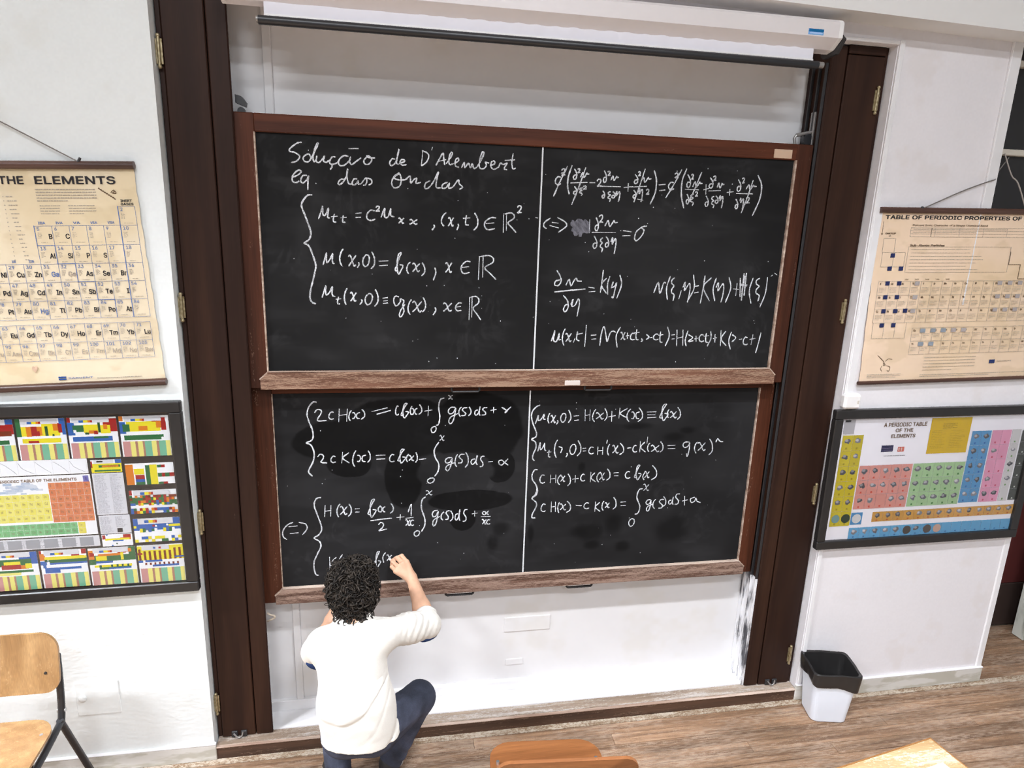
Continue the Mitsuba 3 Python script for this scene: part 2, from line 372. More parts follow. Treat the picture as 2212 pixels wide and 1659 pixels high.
struct('ceiling', box(-5.5, 4.4, -9.0, 0.9, CEIL, CEIL + 0.1), 'ceiling_paint', 'white ceiling of the lecture hall', 'ceiling')
struct('wall_west', box(-5.6, -5.5, -9.0, 0.9, -0.2, CEIL), 'hall_paint', 'side wall of the hall out of view', 'wall')
struct('wall_east', box(4.4, 4.5, -9.0, 0.9, -0.2, CEIL), 'hall_paint', 'far side wall of the hall out of view', 'wall')
struct('wall_rear', box(-5.5, 4.4, -9.1, -9.0, -0.2, CEIL), 'hall_paint', 'rear wall of the hall out of view', 'wall')
# the boxed beam under the ceiling: its lower face rises a little to the left, as in the photograph
bz = lambda x: 3.135 - 0.0245 * (x - 1.383)
bm = prism([(-5.5, bz(-5.5) - 0.03), (4.4, bz(4.4)), (4.4, CEIL), (-5.5, CEIL)], -0.13, 0.0, 'y')
struct('ceiling_beam', bm, 'ceiling_paint', 'pale boxed beam running above the projection screen', 'beam')

# strip floor: every strip near the boards is a board of its own
rng = random.Random(5)
strip_mesh = {}
row = 0
y = -0.040
while y > -1.02:
    x = -4.0 + rng.uniform(-1.2, 0)
    while x < 4.4:
        L = rng.choice([0.9, 1.2, 1.5, 1.8])
        x0, x1 = max(x, -2.3), min(x + L, 4.38)
        if x1 - x0 > 0.05:
            dz = rng.uniform(-0.0012, 0.0)
            obj('plank', box(x0 + 0.0006, x1 - 0.0006, y - 0.065 + 0.0009, y - 0.0009, -0.013, dz, 0.0012), 'plank_wood_' + rng.choice('abc'), 'floor')
        x += L
    y -= 0.065
    row += 1
for i in range(7):   # the strips that run on through the doorway
    y1 = 0.42 - i * 0.065
    obj('plank', box(DX0 - 0.3 if y1 > 0.31 else DX0 + 0.004, 4.3 if y1 > 0.31 else DX1 - 0.002, y1 - 0.064, y1 - 0.0009, -0.013, 0, 0.0012), 'plank_wood_' + 'abc'[i % 3], 'floor')
obj('edge_board', box(-5.5, DX1, -0.0395, -0.0005, -0.013, 0.0008, 0.001), 'gritty_board', 'floor', label='gritty worn board along the foot of the wall')
struct('wall_corridor', box(2.6, 4.4, 0.90, 0.96, -0.2, CEIL), 'hall_paint', 'wall beyond the doorway', 'wall')

struct('baseboard_left', box(-5.5, OX0 + 0.008, -0.014, 0.0, 0.0, 0.078, 0.003), 'grimy_paint', 'grimy white skirting board under the left wall', 'skirting')
struct('baseboard_right', box(OX1 - 0.010, DX0 + 0.004, -0.014, 0.0, 0.0, 0.082, 0.003), 'grimy_paint', 'grimy white skirting board under the right wall', 'skirting')
obj('cap', box(-5.5, OX0 + 0.008, -0.0155, 0.001, 0.078, 0.0835, 0.0015), 'white_paint', 'baseboard_left')
obj('cap', box(OX1 - 0.010, DX0 + 0.006, -0.0155, 0.001, 0.082, 0.0875, 0.0015), 'white_paint', 'baseboard_right')
# white bead around the right casing, and along the wall's free right edge
t1 = struct('trim_1', box(OX1 - 0.001, OX1 + 0.022, -0.010, 0.002, 0.088, OZ1 + 0.018, 0.003), 'white_paint', 'white bead around the opening right of the casing', 'trim')
obj('top_bead', box(1.20, OX1 - 0.001, -0.008, 0.002, OZ1, OZ1 + 0.014, 0.003), 'white_paint', 'trim_1')
obj('reveal', box(OX1 - 0.004, OX1, 0.002, 0.05, 0.062, OZ1, 0.0), 'wall_paint_right', 'trim_1')
struct('trim_2', box(DX0 - 0.034, DX0 + 0.002, -0.006, 0.302, 0.0, 1.97, 0.004), 'white_paint', 'white corner strip at the free edge of the right wall', 'trim')
struct('trim_3', box(WX - 0.047, WX + 0.002, -0.008, 0.06, WZ, 3.112, 0.003), 'white_paint', 'white strip along the left edge of the high window', 'trim')
obj('bead', box(WX - 0.052, WX - 0.045, -0.012, 0.0, WZ, 3.112, 0.002), 'white_paint', 'trim_3')
# the dark high window
w1 = struct('window_1', box(WX - 0.01, 4.4, 0.075, 0.085, WZ, 3.112), 'night_glass', 'dark high window with pale glazing bars above the doorway', 'window')
for zc in (3.037, 2.682, 2.30):
    obj('glazing_bar', box(WX, 4.4, 0.048, 0.085, zc - 0.013, zc + 0.013, 0.003), 'cream_paint', 'window_1')
for xc in (3.25, 3.95):
    obj('glazing_bar', box(xc - 0.013, xc + 0.013, 0.052, 0.085, WZ, 3.112, 0.003), 'cream_paint', 'window_1')
# doorway with its maroon door
struct('door_1', box(DX0 - 0.02, DX1 + 0.3, 0.43, 0.47, 0.285, 1.97, 0.004), 'maroon_paint', 'maroon door in the recess at the right edge of the picture', 'door')
obj('kick_plate', box(DX0 - 0.02, DX1 + 0.3, 0.424, 0.47, 0.002, 0.285, 0.003), 'dark_kick', 'door_1', label='dark brown lower panel')
obj('jamb', box(DX1 - 0.045, DX1 + 0.02, 0.262, 0.34, 0.0, 1.97, 0.006), 'jamb_paint', 'door_1', label='chipped pale green jamb')

# ---- plinth, ledge and floor of the niche
struct('trim_4', box(OX0 + 0.006, OX1 - 0.006, -0.008, 0.03, -0.012, 0.058, 0.002), 'plinth_wood', 'dark brown plinth below the blackboards', 'plinth')
obj('nosing', box(OX0 + 0.006, OX1 - 0.006, -0.011, 0.004, 0.055, 0.0625, 0.002), 'worn_edge', 'trim_4', label='rubbed pale front edge')
obj('ledge', box(OX0 + 0.006, OX1 - 0.006, 0.004, 0.062, 0.03, 0.0635, 0.001), 'ledge_wood', 'trim_4', label='dusty wooden ledge')
struct('trim_5', box(-0.60, 1.77, 0.062, NY, 0.03, 0.068), 'white_paint', 'white painted floor of the niche', 'ledge')
obj('foot_strip', box(-0.60, 1.775, NY - 0.020, NY + 0.001, 0.068, 0.121, 0.002), 'white_paint', 'trim_5', label='low white strip along the back wall of the niche')

BX0, BX1 = -0.572, 1.7285
# ---- the two wooden casings that hold the counterweights
def casing(x0, x1, inner, label, hinge_x, hinge_z, groove_x):
    t = thing('wooden_casing', label, 'casing')
    lo, hi = 0.064, OZ1 - 0.002
    g = 0.004
    if inner > 0:    # left casing: wide hinged panel left, narrow stile right
        obj('hinged_panel', box(x0 + 0.020, groove_x - g / 2, 0.042, 0.075, lo + 0.002, hi, 0.003), 'casing_wood', t)
        obj('stile', join([box(groove_x + g / 2, x1, 0.042, 0.057, lo, hi, 0.004), box(groove_x + g / 2, BX0 - 0.004, 0.056, 0.188, lo, hi)]), 'casing_wood', t)
        obj('edge_strip', box(x0, x0 + 0.017, 0.052, 0.11, lo, hi, 0.002), 'casing_wood', t)
    else:
        obj('hinged_panel', box(groove_x + g / 2, x1 - 0.016, 0.042, 0.075, lo + 0.002, hi - 0.035, 0.003), 'casing_wood', t)
        obj('stile', box(x0, groove_x - g / 2, 0.042, 0.19, lo, hi - 0.004, 0.006), 'casing_wood', t)
        obj('edge_strip', box(x1 - 0.013, x1, 0.050, 0.11, lo, hi, 0.002), 'casing_wood', t)
        obj('head_rail', box(groove_x + g / 2, x1 - 0.014, 0.042, 0.075, hi - 0.032, hi, 0.003), 'casing_wood', t)
    obj('backing', box(groove_x - 0.02, groove_x + 0.02, 0.062, 0.1, lo, hi), 'casing_wood', t)
    for z in hinge_z:
        h = obj('hinge', join([tube([(hinge_x, 0.036, z - 0.045), (hinge_x, 0.036, z + 0.045)], 0.0058, 10), box(hinge_x - 0.011, hinge_x + 0.011, 0.038, 0.043, z - 0.04, z + 0.04)]), 'brass', t, smooth=40)
        for s in (-1, 1):
            b = trimesh.creation.icosphere(2, 0.0072)
            b.apply_translation((hinge_x, 0.036, z + s * 0.049))
            obj('finial', b, 'brass', h, smooth=True)
    return t
cl = casing(OX0 + 0.004, -0.543, 1, 'dark brown wooden casing left of the blackboards', -0.766, (2.842, 1.972, 1.105, 0.245), -0.614)
cr = casing(1.741, OX1 - 0.004, -1, 'dark brown wooden casing right of the blackboards beside the waste bin', 1.968, (2.850, 1.980, 1.110, 0.232), 1.815)
for t, x in ((cl, -0.683), (cr, 1.883)):
    k = obj('latch', join([box(x - 0.032, x - 0.007, 0.034, 0.043, 0.066, 0.096, 0.002), box(x + 0.007, x + 0.032, 0.034, 0.043, 0.066, 0.096, 0.002)]), 'dark_metal', t)
    obj('bolt', tube(spline([(x - 0.022, 0.030, 0.091), (x - 0.008, 0.026, 0.075), (x + 0.002, 0.026, 0.071), (x + 0.012, 0.027, 0.078), (x + 0.016, 0.030, 0.094)], 5), 0.0035, 8), 'grey_metal', k, smooth=40)
# guide rails on the right casing's inner side: dusted white with chalk below the boards
for z0, z1, mt in ((0.064, 0.664, 'chalky_rail'), (0.666, 2.98, 'dark_metal')):
    for y0, y1 in ((0.052, 0.058), (0.094, 0.101), (0.140, 0.147)):
        obj('guide_rail', box(1.7290, 1.7415, y0, y1, z0, z1, 0.001), mt, cr, label='metal guide rail white with chalk dust' if z0 < 0.1 else None)
obj('side_plate', box(1.739, 1.7425, 0.058, 0.189, 0.066, 0.664), 'chalky_rail', cr, label='chalk-dusted inner side')

# ---- cord ends and pulleys beside the upper board
t = thing('pulley_bracket', 'small dark pulley bracket above the upper left corner of the upper blackboard', 'bracket')
obj('arm', hull([(x, y, z) for y in (0.085, 0.115) for x, z in ((-0.541, 2.728), (-0.519, 2.722), (-0.505, 2.703), (-0.508, 2.688), (-0.541, 2.700))]), 'dark_metal', t)
obj('wheel', tube([(-0.524, 0.09, 2.674), (-0.524, 0.112, 2.674)], 0.013, 16), 'black_steel', t, smooth=40)
t = thing('pulley_bracket', 'grey metal pulley bracket above the upper right corner of the upper blackboard', 'bracket')
obj('arm', join([tube([(1.738, 0.10, 2.722), (1.668, 0.10, 2.706)], 0.0075, 8), tube([(1.668, 0.10, 2.706), (1.660, 0.10, 2.694), (1.668, 0.10, 2.662)], 0.006, 8)]), 'grey_metal', t, smooth=40)
obj('wheel', tube([(1.716, 0.088, 2.690), (1.716, 0.112, 2.690)], 0.021, 16), 'black_steel', t, smooth=40)
obj('strap', box(1.731, 1.741, 0.085, 0.115, 2.66, 2.80, 0.002), 'grey_metal', t)
tag(obj('rope_loop', tube(spline([(-0.545, 0.09, 0.638), (-0.530, 0.082, 0.634), (-0.516, 0.078, 0.632), (-0.513, 0.078, 0.622), (-0.528, 0.08, 0.612), (-0.545, 0.09, 0.600)], 6), 0.0042, 8), 'rope', smooth=40),
    'pale loop of rope poking out beside the left casing under the lower board', 'rope')
# flat conduit on the niche's back wall
t = thing('cable_conduit', 'flat white conduit running down the back of the niche behind the boards', 'conduit')
obj('channel', box(-0.456, -0.424, NY - 0.014, NY, 0.083, 3.05, 0.003), 'wall_paint_niche', t)
for nm, (x0, z0, x1, z1) in (('blank_plate', (0.518, 0.384, 0.746, 0.464)), ('blank_plate', (0.530, 0.198, 0.618, 0.233))):
    k = obj(nm, box(x0, x1, NY - 0.004, NY, z0, z1, 0.0025), 'wall_paint_niche')
    tag(k, 'painted-over long cover plate on the niche wall below the lower board' if z0 > 0.3 else 'small painted-over cover plate low on the niche wall', 'cover plate')
t = thing('blank_plate', 'large painted-over cover plate low on the left wall beside the chair', 'cover plate')
obj('plate', box(-1.292, -1.126, -0.005, 0.001, 0.278, 0.436, 0.003), 'wall_paint_left', t)
b = trimesh.creation.icosphere(2, 0.016); b.apply_scale([1, 0.7, 1]); b.apply_translation((-1.266, -0.006, 0.362))
obj('knob', b, 'wall_paint_left', t, smooth=True)
t = thing('junction_box', 'small white junction box on the wall above the right framed poster', 'junction box')
obj('box', box(1.990, 2.074, -0.038, 0.0, 1.548, 1.618, 0.010), 'white_plastic', t)
obj('screw', box(2.052, 2.060, -0.0395, -0.036, 1.574, 1.590, 0.001), 'cream_paint', t)
obj('duct', box(2.008, 2.046, -0.012, 0.0, 1.61, 2.43, 0.003), 'white_paint', t)

# ================================================================== blackboards
BX0, BX1 = -0.572, 1.7285
def board(y, z0, z1, slate, label, bottom, top_z, slate_top, slate_bot, ih):
    t = thing('blackboard', label, 'blackboard')
    xl, xr = -0.477, 1.655
    d = 0.012            # slate lies this far behind the frame's face
    obj('slate', box(xl - 0.02, 0.583, y + d, y + d + 0.012, slate_bot - 0.02, slate_top + 0.02), slate, t, label='left half of the writing surface')
    obj('slate', box(0.585, xr + 0.02, y + d, y + d + 0.012, slate_bot - 0.02, slate_top + 0.02), slate, t, label='right half of the writing surface')
    obj('joint_strip', box(0.5808, 0.5872, y + d - 0.0016, y + d + 0.004, slate_bot - 0.005, slate_top + 0.003), 'chalk_line', t, label='chalky white joint between the halves')
    obj('stile', box(BX0, xl, y, y + 0.034, z0, z1, 0.003), 'frame_wood_upright', t)
    obj('stile', box(xr, BX1, y, y + 0.034, z0, z1, 0.003), 'frame_wood_upright', t)
    obj('top_rail', box(xl - 0.002, xr + 0.002, y, y + 0.034, top_z, z1, 0.003), 'frame_wood_rail', t)
    c = 0.030
    o = [(xl - 0.030, z0 - 0.002), (xr + 0.028, z0 - 0.002), (xr + 0.028, slate_bot - c), (xr + 0.001, slate_bot - 0.002), (xl - 0.001, slate_bot - 0.002), (xl - 0.030, slate_bot - c)]
    obj('bottom_rail', prism(o, y - 0.011, y + 0.032, 'y'), bottom, t)
    # bright rubbed edges where the frame meets the slate
    obj('inner_edge', box(xl - 0.001, xr + 0.001, y - 0.0095, y + d, slate_bot - 0.0012, slate_bot + 0.0012, 0.001), 'worn_edge', t, label='rubbed whitish lower inner edge')
    for s, x in ((1, xl), (-1, xr)):
        wd = (0.0048 if s > 0 else 0.0075) if y < 0.08 else (0.0022 if s > 0 else 0.004)
        a, b = (x - wd, x + 0.001) if s > 0 else (x - 0.001, x + wd)
        obj('inner_edge', box(a, b, y - 0.0012, y + d, slate_bot, slate_top, 0.001), 'worn_edge', t, label='rubbed whitish side inner edge')
    for (x0, x1), side in ((( xl - 0.031, xl - 0.001), 0), ((xr + 0.001, xr + 0.029), 1)):
        a, b = (x0, slate_bot - c), (x1, slate_bot - 0.002)
        if side: a, b = (x1, slate_bot - c), (x0, slate_bot - 0.002)
        nx = 0.003 * (1 if side else -1)
        o = [a, b, (b[0] + nx, b[1] + 0.003), (a[0] + nx, a[1] + 0.003)]
        obj('mitre_line', prism(o, y - 0.0115, y + 0.001, 'y'), 'worn_edge', t)
    for hx0, hx1 in ih:
        zt = z0 + 0.004
        yy = y + 0.013
        pts = [(hx0, yy, zt), (hx0, yy, zt - 0.026), (hx0 + 0.006, yy, zt - 0.031), (hx1 - 0.006, yy, zt - 0.031), (hx1, yy, zt - 0.026), (hx1, yy, zt)]
        obj('pull_handle', tube(pts, 0.0052, 8), 'dark_metal', t, smooth=40, label='black bar handle')
    return t
upper = board(0.060, 1.652, 2.667, 'slate_upper', 'upper sliding blackboard with the wave equation heading in chalk', 'worn_rail_wood', 2.6035, 2.6035, 1.719, ((0.241, 0.357), (0.812, 0.931)))
lower = board(0.105, 0.676, 1.692, 'slate_lower', 'lower sliding blackboard with wet patches behind the writing person', 'dark_rail_wood', 1.617, 1.617, 0.744, ((0.229, 0.355), (0.798, 0.921)))
obj('label_plate', box(1.5535, 1.634, 0.0565, 0.061, 2.608, 2.643, 0.001), 'label_card', upper, label='beige card label')
obj('label_plate', box(0.716, 0.784, 0.0455, 0.050, 1.653, 1.675, 0.002), 'label_pale', upper, label='pale pink label')

# ---- chalk writing: strokes in millimetres on the slate (x, z), a spline each
WRITING = [
    ('solucao', 'u', '1 -317,2576 -334,2572 -358,2553 -361,2543 -345,2540 -329,2531 -327,2522 -339,2509 -358,2503;1 -298,2537 -313,2525 -311,2511 -297,2509 -287,2521 -291,2534 -298,2537;1 -287,2519 -269,2553 -259,2573 -263,2574 -274,2548 -279,2522 -275,2510 -268,2517;1 -265,2532 -268,2514 -259,2508 -244,2523 -238,2533 -242,2515 -232,2510 -222,2518;1 -198,2530 -210,2530 -220,2515 -216,2504 -199,2507 -186,2517;1 -213,2504 -212,2496 -219,2485;1 -152,2535 -169,2536 -186,2521 -187,2504 -172,2501 -152,2516 -144,2533 -148,2516 -141,2506 -126,2517 -106,2532;1 -151,2562 -115,2564;1 -81,2540 -96,2523 -92,2510 -77,2512 -67,2527 -77,2539 -86,2538 -72,2533 -55,2534;1 19,2533 7,2533 -2,2518 4,2509 19,2519 29,2548 33,2570 27,2543 24,2519 32,2514;1 32,2517 52,2525 52,2532 42,2532 37,2522 44,2513 61,2515;1 122,2567 116,2513;1 119,2568 139,2560 144,2546 134,2526 116,2513;1 158,2583 155,2571;1 171,2517 187,2546 198,2563 201,2542 205,2520;1 175,2531 210,2540;1 210,2525 223,2543 234,2562 228,2566 220,2545 223,2523 236,2526;1 238,2526 256,2537 256,2547 246,2541 245,2520 259,2514;1 269,2513 279,2533 282,2514 295,2531 303,2515 310,2530 316,2513 328,2518;1 328,2518 343,2543 354,2568 348,2574 338,2543 339,2516 355,2514 365,2527 360,2537 375,2535;1 378,2525 396,2533 395,2543 385,2540 382,2523 394,2513 412,2522;1 412,2519 419,2537 430,2532 446,2538 434,2518 446,2513;1 468,2575 464,2544 468,2519 480,2521;1 435,2547 476,2552'),
    ('ondas', 'u', '1 -354,2452 -332,2463 -323,2475 -336,2477 -354,2457 -355,2438 -343,2434 -331,2440;1 -303,2461 -318,2459 -326,2442 -319,2433 -304,2446 -298,2460 -301,2433 -302,2409;1 -273,2436 -271,2432;1 -171,2453 -183,2451 -192,2438 -186,2433 -171,2446 -158,2473 -156,2491 -160,2468 -154,2439 -143,2437;1 -122,2456 -135,2454 -141,2437 -130,2435 -118,2450 -119,2438 -108,2439;1 -108,2439 -90,2461 -87,2449 -92,2436 -101,2434;1 -87,2461 -71,2456 -69,2443 -81,2435;1 34,2485 14,2470 5,2448 13,2430 33,2435 41,2457 36,2479 24,2476 14,2465 31,2459 56,2460;1 56,2460 74,2474 76,2449 89,2463 99,2467 96,2449 114,2453;1 150,2461 133,2451 129,2434 142,2433 162,2457 181,2495 175,2467 173,2438 191,2436;1 216,2458 198,2449 196,2435 211,2438 223,2455 221,2436 237,2441;1 237,2441 257,2468 261,2454 274,2442 261,2433'),
    ('brace1', 'u', '1.2 -287,2392 -304,2390 -321,2370 -327,2351 -316,2317 -303,2278 -297,2254 -305,2229 -326,2214;1.2 -323,2215 -306,2204 -293,2170 -284,2135 -285,2120 -297,2074 -308,2032 -310,2006 -302,1991 -289,1985'),
    ('eq1', 'u', '1 -268,2305 -255,2339 -251,2353 -251,2324 -243,2320 -229,2347 -234,2315 -226,2310;1 -209,2326 -213,2308 -212,2297 -203,2296;1 -222,2315 -197,2318;1 -176,2322 -179,2306 -179,2297 -169,2296;1 -187,2312 -164,2315;1 -132,2330 -109,2333;1 -132,2315 -111,2317;1 -60,2342 -75,2344 -89,2328 -88,2312 -74,2306 -58,2312;1 -55,2354 -51,2359 -44,2359 -43,2354 -47,2347 -55,2341 -48,2342 -40,2342;1 -36,2319 -22,2353 -23,2322 -10,2322 1,2353 0,2328 14,2322;1 29,2316 33,2319 38,2313 41,2306 45,2299 50,2302;1 50,2319 42,2311 35,2304 29,2299;1 71,2312 77,2315 83,2310 87,2303 94,2297 101,2300;1 101,2315 90,2308 80,2301 71,2296;1 163,2298 167,2290 157,2277;1 212,2345 201,2334 194,2318 195,2304 204,2293;1 220,2322 224,2327 229,2318 232,2306 236,2295 241,2300;1 241,2327 233,2314 226,2303 220,2294;1 258,2304 260,2295 254,2280;1 291,2338 288,2316 289,2302 301,2301;1 277,2325 306,2328;1 322,2348 332,2332 336,2315 333,2296 320,2281;1 408,2331 387,2331 366,2316 363,2299 376,2285 404,2290;1 367,2308 401,2312;1 438,2349 438,2275;1 449,2349 450,2283;1 441,2347 466,2352 480,2343 477,2330 456,2314 473,2295 490,2277;1 492,2373 496,2380 505,2379 507,2372 502,2363 493,2353 501,2355 510,2355;0.8 565,2338 576,2336'),
    ('eq2', 'u', '1 -257,2135 -245,2174 -243,2178 -244,2156 -242,2144 -231,2156 -220,2178 -222,2156 -220,2143 -214,2140;1 -180,2198 -188,2185 -194,2165 -193,2147 -187,2133;1 -162,2168 -156,2174 -150,2162 -146,2147 -141,2133 -134,2139;1 -133,2174 -144,2158 -154,2143 -162,2132;1 -125,2148 -122,2140 -129,2127;1 -94,2178 -105,2164 -108,2146 -101,2132 -89,2139 -83,2160 -86,2174 -95,2177;1 -74,2189 -66,2173 -63,2156 -66,2137 -78,2123;1 -48,2153 -11,2156;1 -47,2136 -13,2139;1 26,2117 15,2121 22,2142 32,2170 39,2187 29,2182 23,2150 24,2117 29,2105 36,2117 45,2138 32,2142;1 74,2153 65,2144 60,2130 61,2117 67,2107;1 82,2144 88,2149 94,2139 97,2127 103,2116 110,2121;1 110,2148 99,2136 90,2124 82,2115;1 119,2152 127,2139 130,2126 128,2112 117,2100;1 169,2134 173,2113 163,2083;1 211,2148 216,2154 222,2142 225,2129 230,2115 236,2121;1 236,2154 227,2139 219,2125 211,2115;1 310,2159 293,2160 276,2144 273,2127 284,2112 307,2117;1 276,2136 305,2140;1 345,2182 343,2088;1 360,2182 360,2098;1 348,2180 382,2185 401,2174 398,2157 368,2137 391,2113 415,2090'),
    ('eq3', 'u', '1 -265,2010 -252,2049 -249,2054 -251,2031 -248,2020 -236,2031 -225,2053 -227,2031 -225,2018 -218,2015;1 -203,2014 -207,1997 -206,1987 -198,1986;1 -214,2004 -193,2006;1 -169,2048 -176,2035 -181,2016 -180,1997 -175,1983;1 -158,2027 -153,2032 -148,2021 -146,2009 -142,1997 -136,2002;1 -135,2031 -144,2018 -151,2006 -158,1997;1 -117,2005 -114,1996 -123,1984;1 -86,2029 -99,2015 -102,1997 -94,1984 -81,1991 -74,2011 -78,2025 -88,2028;1 -63,2045 -55,2028 -52,2011 -55,1992 -67,1977;1 -35,2010 -14,2013;0.8 -32,1999 -15,2001;1 -34,1989 -14,1992;1 29,2016 14,2018 8,2000 17,1980 33,1995 34,2010;1 34,2010 48,2000 43,1982 48,1960 37,1938 30,1941 35,1963 52,1987;1 78,2007 70,1995 64,1976 65,1959 72,1946;1 81,1993 89,1999 97,1986 102,1972 109,1957 118,1963;1 118,1999 104,1982 92,1967 81,1957;1 123,2016 130,2001 133,1987 131,1970 121,1957;1 170,1976 174,1964 163,1945;1 203,1989 210,1994 218,1984 222,1972 229,1961 238,1966;1 238,1994 225,1981 214,1969 204,1960;1 278,1994 267,1995 255,1984 253,1972 261,1963 276,1965;1 255,1978 274,1981;1 309,2019 308,1926;1 319,2019 319,1936;1 311,2017 333,2022 346,2011 344,1994 324,1974 340,1950 356,1926'),
    ('pde1', 'u', '1 661,2495 649,2496 640,2483 642,2471 652,2466 663,2471;1 687,2539 661,2483 635,2421;1 663,2520 667,2526 674,2526 676,2519 672,2511 665,2502 671,2505 679,2504;0.8 661,2509 681,2520;1.1 705,2542 692,2499 691,2461 699,2432;1 714,2529 721,2520 726,2508 724,2494 717,2489 712,2497 717,2505 724,2506;1 729,2526 731,2530 736,2530 737,2526 734,2520 730,2515 734,2516 739,2516;1 741,2498 748,2514 751,2515 755,2498 763,2508 767,2516 769,2511 777,2512;1 761,2536 734,2453 711,2392;1 701,2475 771,2480;1 718,2463 725,2455 730,2446 727,2435 720,2432 716,2438 720,2444 728,2445;1 753,2459 743,2456 742,2451 751,2449 743,2444 742,2439 752,2436 748,2428;1 755,2462 758,2465 765,2465 767,2462 763,2457 756,2453 762,2454 770,2454;1 779,2479 803,2480;1 810,2486 815,2493 824,2493 826,2486 821,2476 813,2467 820,2469 830,2469;1 837,2528 844,2517 848,2504 847,2488 840,2483 836,2492 839,2501 846,2502;1 853,2521 855,2525 860,2525 862,2521 859,2515 854,2510 859,2511 864,2511;1 867,2492 873,2506 876,2507 880,2492 887,2501 891,2508 893,2503 900,2505;1 815,2467 910,2469;1 836,2451 842,2444 845,2435 844,2425 838,2422 835,2428 838,2434 844,2434;1 870,2449 861,2445 861,2439 869,2435 862,2429 861,2423 870,2419 867,2409;1 878,2450 885,2444 890,2436 887,2427 880,2424 875,2429 880,2434 888,2434;1 891,2440 895,2450 896,2446 895,2434 902,2445 907,2449 909,2439 907,2422 904,2410;1 923,2466 961,2472;1 941,2484 942,2452;1 967,2519 975,2510 980,2500 978,2487 970,2483 966,2490 970,2497 978,2498;1 980,2525 982,2529 987,2529 989,2525 986,2519 982,2513 986,2515 991,2515;1 993,2491 1001,2506 1005,2507 1010,2490 1019,2501 1024,2509 1027,2503 1037,2505;1 1008,2542 989,2473 970,2411;1 952,2469 1020,2475;1 966,2458 973,2451 977,2441 975,2430 969,2427 965,2433 969,2439 975,2440;1 986,2451 990,2464 991,2459 990,2444 997,2457 1002,2462 1004,2449 1003,2429 1000,2413;0.8 983,2424 1009,2420;1 1019,2458 1022,2463 1028,2463 1030,2457 1027,2450 1021,2444 1027,2445 1033,2445;1.1 1046,2538 1059,2500 1058,2451 1040,2405;1 1070,2482 1099,2486;1 1074,2460 1100,2464;1 1134,2493 1123,2495 1113,2482 1116,2470 1127,2466 1138,2470;1 1164,2546 1136,2488 1105,2433;1 1136,2525 1139,2530 1147,2530 1149,2525 1145,2519 1138,2513 1144,2514 1153,2514;1.1 1185,2551 1170,2504 1172,2445 1188,2394;1 1191,2528 1200,2516 1206,2501 1205,2483 1197,2477 1191,2487 1195,2498 1204,2498;1 1208,2524 1210,2529 1214,2529 1216,2524 1214,2517 1210,2510 1214,2512 1219,2511;1 1217,2480 1224,2498 1228,2499 1233,2480 1242,2492 1246,2501 1249,2495 1259,2496;1 1251,2540 1227,2472 1202,2409;1 1185,2470 1245,2470;1 1195,2452 1201,2443 1206,2431 1205,2417 1199,2413 1195,2421 1198,2429 1204,2429;1 1226,2453 1215,2448 1214,2441 1225,2437 1215,2430 1215,2423 1227,2418 1223,2406;1 1231,2457 1234,2461 1239,2461 1241,2456 1238,2450 1233,2444 1238,2446 1244,2445;1 1265,2471 1289,2477;1 1275,2493 1278,2453;1 1290,2520 1299,2510 1305,2498 1303,2483 1294,2479 1289,2487 1294,2495 1303,2496;1 1304,2521 1307,2526 1313,2526 1315,2521 1312,2515 1306,2509 1311,2511 1318,2510;1 1325,2482 1329,2498 1332,2499 1337,2481 1343,2492 1345,2500 1348,2495 1355,2496;1 1288,2467 1342,2471;1 1279,2448 1287,2438 1292,2425 1291,2410 1284,2406 1279,2414 1283,2423 1290,2423;1 1316,2447 1307,2442 1307,2435 1315,2430 1309,2423 1309,2416 1318,2412 1316,2400;1 1323,2450 1331,2442 1335,2434 1334,2423 1327,2420 1322,2426 1326,2432 1334,2432;1 1338,2438 1342,2450 1343,2445 1343,2430 1349,2443 1353,2448 1356,2436 1355,2416 1353,2401;1 1369,2464 1399,2469;1 1382,2479 1384,2452;1 1414,2518 1423,2507 1429,2493 1428,2476 1419,2471 1414,2480 1418,2490 1427,2490;1 1433,2519 1435,2524 1440,2524 1442,2518 1439,2511 1435,2504 1439,2506 1445,2506;1 1454,2480 1462,2495 1466,2497 1472,2479 1481,2490 1486,2498 1489,2493 1500,2494;1 1482,2518 1465,2451 1444,2384;1 1411,2462 1487,2463;1 1413,2440 1420,2431 1425,2419 1424,2405 1418,2401 1414,2408 1417,2417 1423,2417;1 1432,2432 1435,2444 1437,2439 1437,2426 1443,2437 1447,2442 1449,2431 1449,2413 1447,2399;1 1460,2442 1463,2447 1471,2447 1473,2441 1469,2433 1463,2425 1469,2427 1477,2427;1.1 1500,2539 1522,2499 1521,2443 1496,2374'),
    ('pde2', 'u', '1 627,2338 604,2320 601,2305 613,2296;1 633,2321 661,2319;1 625,2309 663,2300;1 655,2341 687,2325 694,2308 662,2283;1 790,2338 791,2284;1 815,2347 822,2334 827,2318 826,2299 819,2294 814,2304 818,2315 826,2316;1 829,2348 833,2355 841,2355 843,2347 839,2337 831,2326 838,2329 847,2328;1 854,2312 864,2332 869,2334 875,2312 886,2326 892,2336 896,2328 908,2330;1 801,2287 903,2290;1 812,2274 820,2261 826,2247 824,2229 815,2224 810,2234 815,2244 824,2244;1 850,2267 842,2261 841,2252 849,2247 842,2238 842,2229 851,2224 848,2209;1 863,2272 871,2262 876,2249 874,2234 866,2230 862,2238 866,2247 875,2247;1 885,2251 890,2268 892,2261 891,2242 899,2258 904,2265 907,2249 905,2223 902,2203;1 933,2298 970,2294;1 932,2277 966,2279;1 1011,2313 991,2295 985,2269 994,2259 1014,2278 1023,2301 1011,2313 1034,2319'),
